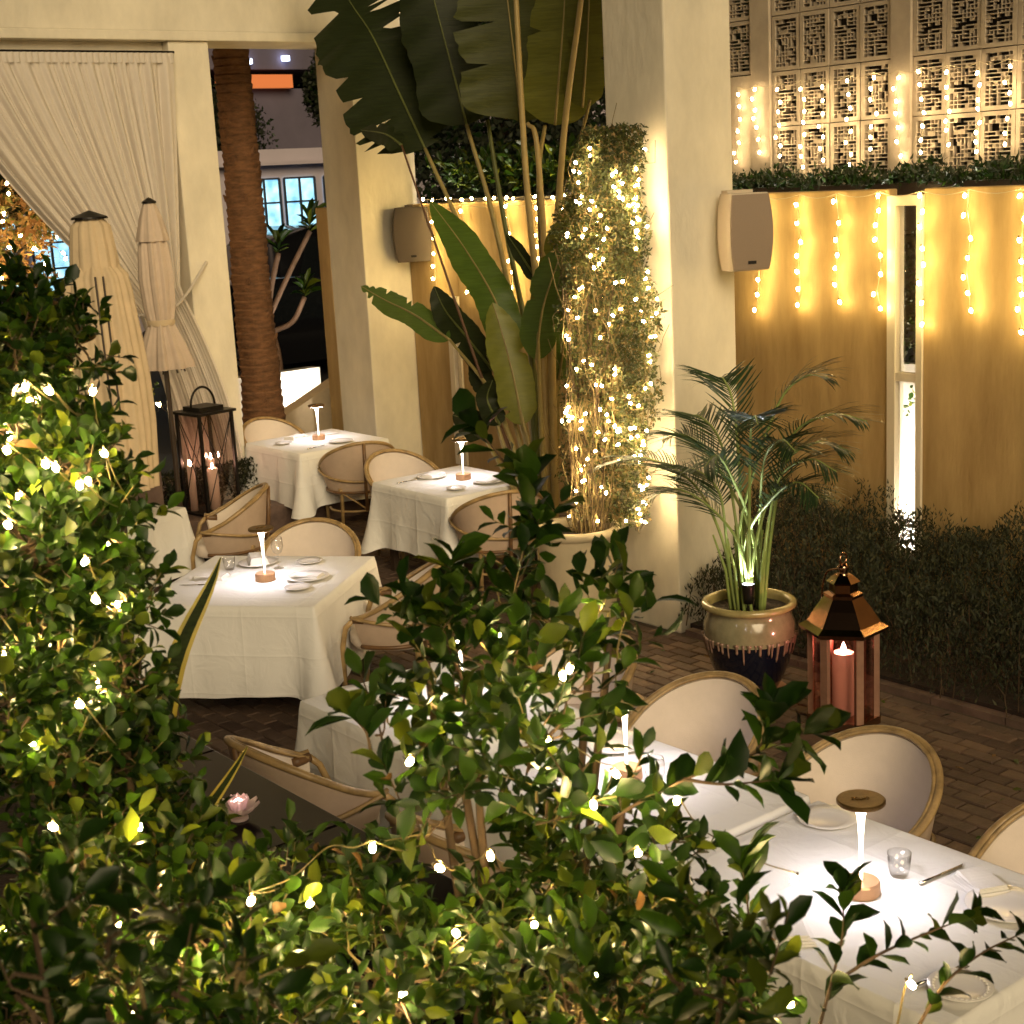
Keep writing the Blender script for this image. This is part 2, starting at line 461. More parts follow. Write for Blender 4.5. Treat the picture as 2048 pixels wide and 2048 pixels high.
def twig_leaves(starts, dirs, lens, per, size, wratio=0.5, jitter=0.25, spread=0.95, tipbias=1.0):
    """leaves set alternately along twigs; returns P, D, N, L, W"""
    P, Dd, Nn, Ls = [], [], [], []
    for s_, d_, ln in zip(starts, dirs, lens):
        d_ = d_/np.linalg.norm(d_)
        a = np.cross(d_, [0.31, 0.2, 0.93]); a /= np.linalg.norm(a)+1e-9
        b = np.cross(d_, a)
        ph = random.random()*6.28
        for k in range(per):
            t = (k+0.6)/per
            ph += 2.399
            side = a*math.cos(ph) + b*math.sin(ph)
            ld = d_*(0.35+0.75*t**2*tipbias) + side*spread*(1-0.55*t) + rng.normal(size=3)*jitter*0.5 + np.array([0, 0, 0.10])
            nn = d_*0.9 - side*0.3 + np.array([0, 0, 0.55]) + rng.normal(size=3)*jitter
            P.append(s_ + d_*ln*t); Dd.append(ld); Nn.append(nn)
            Ls.append(size*random.uniform(0.5, 1.25)*(0.75+0.35*t))
    P, Dd, Nn, Ls = map(np.array, (P, Dd, Nn, Ls))
    return P, Dd, Nn, Ls, Ls*wratio*rng.uniform(0.85, 1.15, len(Ls))
# ---- measured positions (metres)
LEFT_CLUMPS = [((1.219,3.272,2.889),0.116),
    ((1.253,3.096,2.826),0.095),
    ((1.132,3.050,2.788),0.125),
    ((1.133,3.010,2.649),0.163),
    ((1.161,2.846,2.609),0.100),
    ((1.222,2.892,2.482),0.098),
    ((1.059,2.884,2.460),0.179),
    ((1.189,2.815,2.346),0.091),
    ((1.047,2.835,2.253),0.168),
    ((1.149,2.740,2.205),0.089),
    ((1.184,2.795,2.034),0.103),
    ((1.021,2.803,2.068),0.158),
    ((1.246,2.835,1.886),0.084),
    ((0.923,2.784,2.189),0.122)]
BOTTOM_CLUMPS = [((0.989,2.648,1.894),0.132),
    ((1.211,2.709,1.807),0.109),
    ((0.889,2.440,1.805),0.161),
    ((1.141,2.362,1.770),0.147),
    ((1.377,2.557,1.732),0.098),
    ((1.451,2.372,1.749),0.116),
    ((1.365,2.162,1.687),0.157),
    ((1.584,2.121,1.693),0.142),
    ((1.765,2.137,1.790),0.116),
    ((1.781,1.973,1.720),0.122),
    ((1.572,1.864,1.675),0.161),
    ((1.884,1.878,1.673),0.092),
    ((1.836,1.767,1.607),0.118),
    ((0.750,2.402,1.745),0.146),
    ((1.069,2.145,1.724),0.128),
    ((1.923,2.014,1.800),0.074)]
CENTRE_CLUMPS = [((1.634,2.372,2.256),0.053),
    ((1.687,2.335,2.273),0.042),
    ((1.899,2.294,2.260),0.065),
    ((1.966,2.239,2.250),0.054),
    ((1.772,2.272,2.288),0.074),
    ((1.745,2.264,2.186),0.100),
    ((1.597,2.244,2.164),0.092),
    ((1.707,2.142,2.106),0.112),
    ((1.848,2.176,2.158),0.079),
    ((1.612,2.193,2.022),0.112),
    ((1.693,2.055,1.995),0.100),
    ((1.517,2.244,1.939),0.071),
    ((1.827,2.010,1.978),0.061),
    ((1.967,2.415,2.413),0.039),
    ((1.551,2.386,2.074),0.063),
    ((1.951,2.176,2.216),0.043)]
SPRIGS = [[(1.777,2.033,1.921),(1.847,1.957,1.987),(1.920,1.887,2.034),(1.990,1.816,2.071),(2.080,1.778,2.093)],
    [(1.853,1.877,2.041),(1.892,1.807,2.040),(1.955,1.734,2.052)],
    [(1.977,1.845,2.045),(2.015,1.826,2.082),(2.030,1.825,2.121)],
    [(1.889,1.597,1.617),(1.929,1.594,1.717),(1.981,1.611,1.784),(2.009,1.634,1.849)],
    [(1.937,1.588,1.716),(2.004,1.547,1.758),(2.077,1.498,1.791),(2.141,1.455,1.815)],
    [(2.021,1.490,1.608),(2.082,1.468,1.697),(2.160,1.444,1.739),(2.234,1.407,1.767)],
    [(1.835,2.351,2.280),(1.905,2.387,2.372),(1.966,2.428,2.458),(1.974,2.441,2.524)],
    [(1.966,2.428,2.458),(2.001,2.555,2.540),(1.969,2.600,2.611)],
    [(1.682,2.306,2.159),(1.668,2.347,2.264),(1.703,2.405,2.333),(1.731,2.400,2.394)],
    [(1.842,1.693,1.594),(1.853,1.714,1.698),(1.871,1.740,1.839),(1.874,1.754,1.896)],
    [(1.488,2.368,2.064),(1.487,2.380,2.105),(1.469,2.404,2.137)],
    [(1.269,2.754,2.125),(1.310,2.733,2.165),(1.337,2.726,2.217)]]
LEFT_BULBS = [(1.142,2.690,2.795),
    (1.092,2.778,2.795),
    (1.051,2.786,2.807),
    (1.155,2.702,2.673),
    (1.080,2.759,2.651),
    (1.041,2.707,2.670),
    (1.081,2.656,2.630),
    (1.025,2.820,2.596),
    (0.975,2.758,2.559),
    (1.077,2.633,2.415),
    (1.017,2.771,2.315),
    (1.007,2.804,2.691),
    (0.950,2.796,2.302),
    (1.085,2.682,2.478),
    (0.953,2.717,2.144),
    (1.015,2.615,2.228),
    (1.083,2.566,1.977)]
BOTTOM_BULBS = [(0.983,2.462,1.849),
    (0.961,2.387,1.712),
    (1.150,2.295,1.793),
    (1.092,2.307,1.715),
    (1.135,2.238,1.924),
    (0.811,2.582,1.851),
    (1.552,1.964,1.826),
    (1.733,1.784,1.858),
    (1.402,2.034,1.965),
    (1.530,2.055,1.937),
    (1.342,2.155,1.983),
    (1.730,1.874,1.936),
    (1.321,2.148,1.676),
    (1.895,1.663,1.654),
    (1.262,2.256,1.866),
    (1.190,2.200,1.763),
    (1.049,2.387,1.806),
    (0.902,2.518,2.051),
    (1.461,2.082,1.799),
    (1.647,1.902,1.714)]
CENTRE_BULBS = [(1.429,2.146,2.125),
    (1.686,1.991,2.272),
    (1.682,1.937,2.026),
    (1.860,1.903,1.989),
    (1.740,1.938,2.068),
    (1.710,2.040,2.241),
    (1.949,1.695,1.869)]
RIGHT_BULBS = [(2.009,1.482,1.723)]
FAN_LEAVES = [([(7.600,9.221,0.529),(7.600,9.558,1.522),(7.600,10.053,2.643),(7.600,10.533,3.396)],[(7.600,10.533,3.396),(7.600,10.825,3.824),(7.600,11.194,4.361),(7.600,11.516,4.692),(7.600,12.134,5.397)],0.488,"dark",0.9),
    ([(7.720,9.366,0.487),(7.720,9.512,1.510),(7.720,9.798,2.755),(7.720,10.102,3.559)],[(7.720,10.102,3.559),(7.720,10.248,4.003),(7.720,10.444,4.571),(7.720,10.643,5.179)],0.322,"dark",0.15),
    ([(7.850,9.491,0.447),(7.850,9.542,1.492),(7.850,9.831,2.748),(7.850,9.988,3.590)],[(7.850,9.561,3.541),(7.850,9.600,3.987),(7.850,9.653,4.482),(7.850,9.702,5.008)],0.434,"mid",0.55),
    ([(7.450,8.977,0.589),(7.450,8.948,1.817),(7.450,9.042,3.094),(7.450,9.061,4.403),(7.450,9.057,4.960)],None,0.000,"pale",0),
    ([(7.550,9.066,0.559),(7.550,8.990,2.036),(7.550,9.015,3.318),(7.550,9.118,3.522)],None,0.000,"pale",0),
    ([(7.700,9.215,0.512),(7.700,9.199,2.013),(7.700,9.193,3.095),(7.700,9.091,3.503)],[(7.700,8.974,3.496),(7.700,8.902,3.855),(7.700,8.814,4.311),(7.700,8.738,4.857)],0.256,"olive",0.2),
    ([(7.480,8.921,0.591),(7.480,8.861,1.857),(7.480,8.645,3.304),(7.480,8.376,4.324),(7.480,8.275,4.842)],None,0.000,"pale",0),
    ([(7.800,9.302,0.482),(7.800,9.151,1.767),(7.800,8.882,3.119),(7.800,8.678,3.658)],[(7.800,8.765,3.609),(7.800,8.705,3.947),(7.800,8.646,4.364),(7.800,8.595,4.841)],0.157,"olive",0.9),
    ([(7.300,9.008,0.651),(7.300,9.449,1.407),(7.300,9.809,2.124),(7.300,10.441,3.429)],[(7.300,10.441,3.429),(7.300,10.668,3.528),(7.300,11.021,3.579)],0.091,"dark",0.5),
    ([(7.300,9.008,0.651),(7.300,9.384,1.412),(7.300,9.937,1.860)],[(7.300,9.937,1.860),(7.300,10.408,2.045),(7.300,10.838,2.157),(7.300,11.196,2.268)],0.107,"green",0.8),
    ([(7.500,9.159,0.596),(7.500,9.191,1.402),(7.500,9.455,2.022)],[(7.500,9.377,1.827),(7.500,9.599,2.216),(7.500,9.959,2.610),(7.500,10.370,2.968)],0.157,"green",0.05),
    ([(7.400,9.100,0.621),(7.400,9.272,1.208),(7.400,9.579,1.747)],[(7.400,9.524,1.630),(7.400,9.863,1.894),(7.400,10.117,2.088),(7.400,10.250,2.281)],0.124,"dark",0.3),
    ([(7.300,8.915,0.664),(7.300,8.977,1.054),(7.300,9.075,1.359)],[(7.300,9.054,1.243),(7.300,9.130,1.590),(7.300,9.244,1.934),(7.300,9.348,2.183)],0.149,"lime",0.05),
    ([(7.450,9.005,0.625),(7.450,8.977,1.426),(7.450,8.931,2.048)],[(7.450,8.975,1.854),(7.450,8.825,2.279),(7.450,8.624,2.690),(7.450,8.436,2.998)],0.132,"olive",0.1),
    ([(7.350,8.884,0.659),(7.350,8.886,1.446),(7.350,8.870,2.061)],[(7.350,8.911,1.754),(7.350,8.805,2.139),(7.350,8.639,2.440),(7.350,8.524,2.624)],0.141,"green",0.1),
    ([(7.500,9.128,0.600),(7.500,9.129,1.407),(7.500,9.142,2.035)],[(7.500,9.028,2.346),(7.500,9.196,2.516),(7.500,9.379,2.700)],0.058,"dark",0),
    ([(7.400,9.195,0.609),(7.400,9.418,0.990),(7.400,9.608,1.422)],[(7.400,9.549,1.345),(7.400,9.663,1.540),(7.400,9.774,1.777)],0.099,"dark",0.3),
    ([(7.700,9.275,0.545),(7.700,9.122,1.381),(7.700,9.033,1.784)],[(7.700,9.062,1.545),(7.700,8.980,1.866),(7.700,8.979,2.138)],0.116,"green",0.1),
    ([(7.200,9.008,0.669),(7.200,9.237,0.921),(7.200,9.471,1.177)],[(7.200,9.410,1.143),(7.200,9.629,1.243),(7.200,9.829,1.266)],0.116,"dark",0.0),
    ([(7.200,9.008,0.669),(7.200,9.163,1.049),(7.200,9.266,1.317)],[(7.200,9.210,1.243),(7.200,9.352,1.428),(7.200,9.274,1.592)],0.091,"dark",0.0)]
OCHRE_STRANDS=[8.064, 7.638, 7.282, 6.908, 6.548, 6.158, 5.749]
OCHRE_STRANDS_FAR=[12.321, 11.813, 11.121, 10.722, 10.374]
SCREEN_STRANDS=[8.911, 8.706, 8.475, 8.229, 8.016, 7.769, 7.521, 7.298, 7.082, 6.855, 6.597, 6.356]
FRONDS = [(6.260,6.926,1.348),(6.160,6.476,1.188),(6.610,6.315,1.883),(6.660,5.504,1.943),(6.560,5.153,1.740),(6.460,5.284,1.461),(6.710,6.030,1.970),(6.560,6.552,1.626),(6.360,6.538,1.525),(6.760,5.871,1.880),(6.110,5.943,1.470),(6.260,5.405,1.597),(6.360,5.901,1.806),(6.360,5.325,1.324),(6.360,6.456,1.304),(6.110,5.536,1.753),(6.660,5.364,1.540),(6.760,6.388,1.513)]
# ================================================================ SETTING
g = MB(); g.box(-200, 260, -200, 260, -0.30, -0.03, asphalt)
gr = g.build('ground'); gr['kind'] = 'structure'

pv = MB(); pv.box(1.2, 9.0, -1.0, 14.6, -0.025, 0.0, mortar)
paving = pv.build('paving'); paving['kind'] = 'structure'
_bm = []
for m in (brick_a, brick_b, brick_c):
    b = MB()
    l, w, h, c = 0.192/2, 0.092/2, 0.016, 0.006
    vs = [(-w, -l, 0), (w, -l, 0), (w, l, 0), (-w, l, 0), (-w, -l, h-c), (w, -l, h-c), (w, l, h-c), (-w, l, h-c), (-w+c, -l+c, h), (w-c, -l+c, h), (w-c, l-c, h), (-w+c, l-c, h)]
    fs = [(0, 1, 5, 4), (1, 2, 6, 5), (2, 3, 7, 6), (3, 0, 4, 7), (4, 5, 9, 8), (5, 6, 10, 9), (6, 7, 11, 10), (7, 4, 8, 11), (8, 9, 10, 11)]
    b.add(vs, fs, m); _bm.append((b.mesh('brick'), vs, fs, m))
rest = MB(); cand = []
for i in range(28, 70):
    for j in range(-4, 73):
        x = 0.1*i + 0.05; y = 0.2*j + (0.1 if i % 2 else 0) + 0.1
        if x < 2.6 or x > 7.03 and y < 7.1: continue
        dz = random.uniform(-0.004, 0.004); k = random.choices((0, 1, 2), (5, 3, 3))[0]; a = random.uniform(-0.02, 0.02)
        cand.append((x, y, dz, k, a))
for i in range(70, 90):
    for j in range(39, 73):
        x = 0.1*i + 0.05; y = 0.2*j + (0.1 if i % 2 else 0) + 0.1
        cand.append((x, y, random.uniform(-0.004, 0.004), random.choices((0, 1, 2), (5, 3, 3))[0], random.uniform(-0.02, 0.02)))
def _near(c):
    x, y = c[0], c[1]
    return 4.95 < x < 6.95 and 5.3 < y < 8.1
near = [c for c in cand if _near(c)][:300]
ns = set(map(id, near))
for c in near:
    o = link('brick', _bm[c[3]][0], paving, (c[0], c[1], 0.001+c[2])); o.rotation_euler = (0, 0, c[4])
for c in cand:
    if id(c) in ns: continue
    M = Matrix.Translation((c[0], c[1], 0.001+c[2])) @ Matrix.Rotation(c[4], 4, 'Z')
    rest.add([M @ Vector(v) for v in _bm[c[3]][1]], _bm[c[3]][2], _bm[c[3]][3])
rest.build('brick_field', paving, kind='stuff')

bed = MB(); bed.box(7.12, 8.96, -1.0, 7.1, 0.0, 0.07, soil)
bo = bed.build('planting_bed'); bo['kind'] = 'structure'
kb = MB()
for k in range(16):
    y1 = 7.08 - k*0.5
    kb.box(7.05, 7.12, y1-0.49, y1, 0.0, 0.045, stoneclad)
tag(kb.build('bed_kerb'), 'low dark stone kerb between brick paving and planting bed', 'kerb')

# ---- ochre garden wall with two tall slots
WX = 9.0
S1 = (6.575, 6.876, 0.22, 2.86); S2 = (12.06, 12.25, 0.30, 2.0)
w = MB()
w.box(WX, WX+0.10, -2.0, S1[0], 0, 2.905, ochre)
w.box(WX, WX+0.10, S1[1], S2[0], 0, 2.907, ochre)
w.box(WX, WX+0.10, S2[1], 12.86, 0, 2.905, ochre)
w.box(WX, WX+0.10, S1[0], S1[1], 0, S1[2], ochre)
w.box(WX, WX+0.10, S2[0], S2[1], S2[3], 2.904, ochre)
w.box(WX, WX+0.10, S2[0], S2[1], 0, S2[2], ochre)
ow = w.build('garden_wall'); bevel_obj(ow, 0.008)
tag(ow, 'tall ochre stone garden wall hung with warm string lights', 'wall')
def slot_frame(sl, mid, parent):
    y0, y1, z0, z1 = sl
    for nm, a in (('frame_jamb', (y0, y0+0.05, z0, z1)), ('frame_jamb', (y1-0.07, y1, z0, z1)), ('frame_head', (y0+0.05, y1-0.07, z1-0.07, z1)), ('frame_sill', (y0+0.05, y1-0.07, z0, z0+0.05))):
        b = MB(); b.box(WX-0.02, WX+0.085, *a, frame_w); b.build(nm, parent)
    if mid:
        b = MB(); b.box(WX-0.015, WX+0.06, y0+0.05, y1-0.07, mid-0.03, mid+0.03, frame_w); b.build('frame_bar', parent)
sw1 = thing('slot_window', 'tall narrow slot window in ochre wall, glowing white in its lower half', 'window', (0, 0, 0))
slot_frame(S1, 1.57, sw1)
sw2 = thing('slot_window', 'bright narrow slot window in ochre wall behind the fan palm', 'window', (0, 0, 0))
slot_frame(S2, None, sw2)
for t, sl in ((sw1, S1), (sw2, S2)):
    b = MB(); b.box(WX+0.04, WX+0.044, sl[0]+0.05, sl[1]-0.07, sl[2]+0.05, sl[3]-0.07, clear); b.build('pane', t)
# lit white wall behind the slots, with a ground uplight strip
bw = MB(); bw.box(9.42, 9.50, -2.0, 12.8, -0.02, 1.60, plaster_white)
tag(bw.build('service_wall'), 'low white wall behind the slot windows, lit from below', 'wall')
for y0, y1, lab in ((6.1, 7.2, 'ground uplight behind the tall slot window'), (11.7, 12.6, 'ground uplight behind the slot window by the fan palm')):
    u = thing('uplight', lab, 'light', (9.17, (y0+y1)/2, 0))
    b = MB(); b.box(-0.05, 0.05, -(y1-y0)/2, (y1-y0)/2, -0.03, 0.03, black_metal); b.build('housing', u)
    b = MB(); b.box(-0.035, 0.035, -(y1-y0)/2+0.02, (y1-y0)/2-0.02, 0.031, 0.036, strip_led); b.build('lamp_strip', u)

# ---- perforated screen building above the wall
SX = 9.72
sc = thing('screen_building', 'pale building with rows of perforated concrete screen panels above ochre wall', 'building', (SX, 7.5, 0))
b = MB(); b.box(0.75, 0.85, -6.0, 1.75, 1.7, 5.4, dark_void); b.build('void_backing', sc)
b = MB(); b.box(-0.02, 0.25, -6.0, 1.75, 2.55, 2.965, screen_m); b.build('base_band', sc)
def panel_mesh(seed):
    r = random.Random(seed); b = MB(); W, H, T = 0.288, 0.426, 0.055
    fr = 0.034
    b.box(0, T, -W/2, -W/2+fr, 0, H, screen_m); b.box(0, T, W/2-fr, W/2, 0, H, screen_m)
    b.box(0.0, T, -W/2+fr, W/2-fr, 0, fr*0.9, screen_m); b.box(0.0, T, -W/2+fr, W/2-fr, H-fr*0.9, H, screen_m)
    nx, nz = 7, 13
    x0, z0 = -W/2+fr, fr*0.9; cw, ch = (W-2*fr)/nx, (H-1.8*fr)/nz
    t = 0.0078
    for i in range(1, nz):
        j = 0
        while j < nx:
            L = r.randint(1, 3)
            if r.random() < 0.70:
                z = z0+i*ch; y = x0+j*cw
                b.box(0.004, T-0.004, y-t/2, min(x0+nx*cw, y+L*cw)+t/2, z-t/2, z+t/2, screen_m)
            j += L
    for j in range(1, nx):
        i = 0
        while i < nz:
            L = r.randint(1, 2)
            if r.random() < 0.50:
                y = x0+j*cw; z = z0+i*ch
                b.box(0.007, T-0.007, y-t/2, y+t/2, z, min(z0+nz*ch, z+L*ch), screen_m)
            i += L
    for q in range(9):
        i, j = r.randrange(nz), r.randrange(nx)
        b.box(0.01, T-0.01, x0+j*cw, x0+(j+1)*cw, z0+i*ch, z0+(i+1)*ch, screen_m)
    return b.mesh('screen_panel')
PM = [panel_mesh(s) for s in range(6)]
rows_z = [2.985+0.4335*k for k in range(5)]
def col(yc, zs):
    for z in zs:
        o = link('screen_panel', random.choice(PM), sc, (random.uniform(-0.006, 0.006), yc-7.5, z))
        if random.random() < 0.5: o.scale = (1, -1, 1)
bays = [(9.35, 8.806, 2), (8.594, 7.40, 4), (7.213, 6.04, 4), (5.86, 4.68, 4)]
for y1, y0, n in bays:
    wd = (y1-y0)/n
    for k in range(n):
        col(y1-(k+0.5)*wd, rows_z if y1 < 9 else rows_z[2:])
b = MB(); b.box(-0.01, 0.06, 8.81-7.5, 9.35-7.5, 2.97, rows_z[2]-0.01, screen_m); b.build('plain_panel', sc)
for y0, y1 in ((8.60, 8.80), (7.217, 7.396), (5.864, 6.036)):
    b = MB(); b.box(-0.025, 0.24, y0-7.5, y1-7.5, 2.966, 5.4, screen_m); b.build('pilaster', sc)

# ---- free-standing cream pillar
b = MB(); b.box(7.06, 7.67, 7.135, 7.71, 0, 6.2, plaster)
p3 = b.build('pillar'); bevel_obj(p3, 0.012)
tag(p3, 'cream square pillar beside the vine, carrying the pale loudspeaker', 'pillar')

# ---- colonnade on the far left
cn = thing('colonnade', 'cream plastered colonnade with deep header, curtain bay and open doorway', 'building', (7.0, 13.0, 0))
def cpart(nm, x0, x1, y0, y1, z0, z1, m=plaster):
    b = MB(); b.box(x0-7, x1-7, y0-13, y1-13, z0, z1, m); o = b.build(nm, cn); bevel_obj(o, 0.01); return o
cpart('pillar', 8.45, 9.15, 12.87, 13.50, 0, 4.47)
cpart('pillar', 6.53, 6.93, 12.87, 13.50, 0, 4.47)
cpart('pillar', 2.2, 2.9, 12.87, 13.50, 0, 4.47)
cpart('cornice', 1.5, 9.17, 12.83, 13.52, 4.472, 4.556)
cpart('header', 1.5, 9.15, 12.875, 13.5, 4.557, 6.2)
cpart('curtain_header', 2.9, 6.53, 12.98, 13.4, 4.33, 4.471)
cpart('plinth', 2.9, 6.53, 12.95, 13.45, 0, 0.42, stoneclad)

# ---- curtain
NU, NV = 300, 34
P = []
for i in range(NU+1):
    u = i/NU
    xt = 4.25 + (6.52-4.25)*u
    xg, zg = 5.95 + 0.42*u, 2.12 + 0.16*u
    xb = 6.22 + 0.62*u**0.8
    col_ = []
    for j in range(NV+1):
        v = j/NV
        if v < 0.6:
            t = v/0.6
            x = xt + (xg-xt)*(t**1.12)
            z = 4.33 + (zg-4.33)*t - (0.10*math.sin(math.pi*t)*(1-u))
            amp = 0.058*(0.35+0.65*math.sin(math.pi*min(1, t*1.0))**0.6)*(1-0.35*t)
        else:
            t = (v-0.6)/0.4
            e = 1-(1-t)**1.6
            x = xg + (xb-xg)*e; z = zg + (0.60-zg)*t
            amp = 0.034+0.03*t
        ph = 2*math.pi*15*u + 1.1*math.sin(9*u) + 0.8*math.sin(23*u)
        y = 12.80 + amp*math.sin(ph)*(0.7+0.3*math.sin(5*u+2)) + 0.3*amp*math.sin(2.3*ph+1+v) - (0.05 if v < 0.03 else 0)*0
        col_.append((x + 0.006*math.cos(ph), y, z))
    P.append(col_)
ct = thing('curtain', 'long cream drape gathered to the doorway pillar with a tieback', 'curtain', (0, 0, 0))
b = MB(); b.grid(P, curtain_m); b.build('drape', ct, smooth=True)
b = MB()
hd = [[(4.2+2.34*i/160, 12.785+0.012*math.sin(i*1.7), 4.36-0.085*j) for j in range(2)] for i in range(161)]
b.grid(hd, curtain_m); b.build('heading_tape', ct, smooth=True)
b = MB(); b.tube([(2.9, 12.83, 4.37), (6.56, 12.83, 4.37)], 0.012, black_metal); b.build('rail', ct)
b = MB(); b.tube(smoothpath([(5.9, 12.84, 2.10), (5.95, 12.70, 2.09), (6.2, 12.66, 2.12), (6.40, 12.72, 2.24), (6.60, 12.80, 2.42), (6.70, 12.86, 2.50)], 6), 0.013, curtain_m, 6); b.build('tieback', ct, smooth=True)

# ---- loudspeakers
def speaker(label, loc, rz, grille, w=0.36, h=0.50, d=0.24):
    speaker_m = MATS['speaker_case'] if grille is speaker_g else grille
    t = thing('loudspeaker', label, 'loudspeaker', loc, rz)
    n = 12; vs = []; fs = []
    prof = [(-h/2+h*k/n) for k in range(n+1)]
    def hw(z): return w/2*(1-0.16*(2*z/h)**2)
    def dp(z): return d*(1-0.10*(2*z/h)**2)
    b = MB()
    P = [[(-hw(z), 0, z), (-hw(z)*1.02, -dp(z)*0.85, z), (-hw(z)*0.94, -dp(z), z), (hw(z)*0.94, -dp(z), z), (hw(z)*1.02, -dp(z)*0.85, z), (hw(z), 0, z)] for z in prof]
    b.grid(P, speaker_m)
    b.add(P[0], [(0, 1, 2, 3, 4, 5)], speaker_m); b.add(P[-1], [(5, 4, 3, 2, 1, 0)], speaker_m)
    b.build('cabinet', t)
    b = MB()
    G = []
    for z in prof:
        zz = z*0.97; x = hw(zz)*0.93; y = -dp(zz)
        G.append([(-x, y-0.002, zz), (-x, y-0.016, zz), (x, y-0.016, zz), (x, y-0.002, zz)])
    b.grid(G, grille); b.add(G[0], [(0, 1, 2, 3)], grille); b.add(G[-1], [(3, 2, 1, 0)], grille)
    b.build('grille', t)
    b = MB(); b.box(-0.028, 0.028, -dp(-h*0.36)-0.021, -dp(-h*0.36)-0.017, -h*0.41, -h*0.37, black_metal); b.build('badge', t)
    b = MB(); b.box(-0.09, 0.09, -0.02, 0.12, h/2-0.01, h/2+0.02, speaker_m); b.build('bracket', t)
    return t
speaker('pale cream loudspeaker with tan grille on the pillar by the string-lit wall', (7.60, 7.02, 2.70), R(-26), speaker_g, 0.315, 0.50, 0.21)
speaker('brown loudspeaker on the far doorway pillar behind the fan palm', (9.02, 12.76, 2.61), R(-42), speaker_d, 0.40, 0.54)

# ---- planter ledge in the foreground (dark granite)
b = MB(); b.box(0.2, 2.60, 1.0, 8.4, 0, 0.86, stoneclad)
pl = b.build('planter_wall'); tag(pl, 'raised foreground planter with dark stone sides holding the shrubs', 'planter')
for k in range(7):
    b = MB(); b.box(2.10, 2.64, 1.4+k*1.0, 2.392+k*1.0, 0.861, 0.905, dark_stone); o = b.build('coping_slab', pl); bevel_obj(o, 0.006)
b = MB(); b.box(0.25, 2.09, 1.05, 8.35, 0.861, 0.89, soil); b.build('soil', pl)

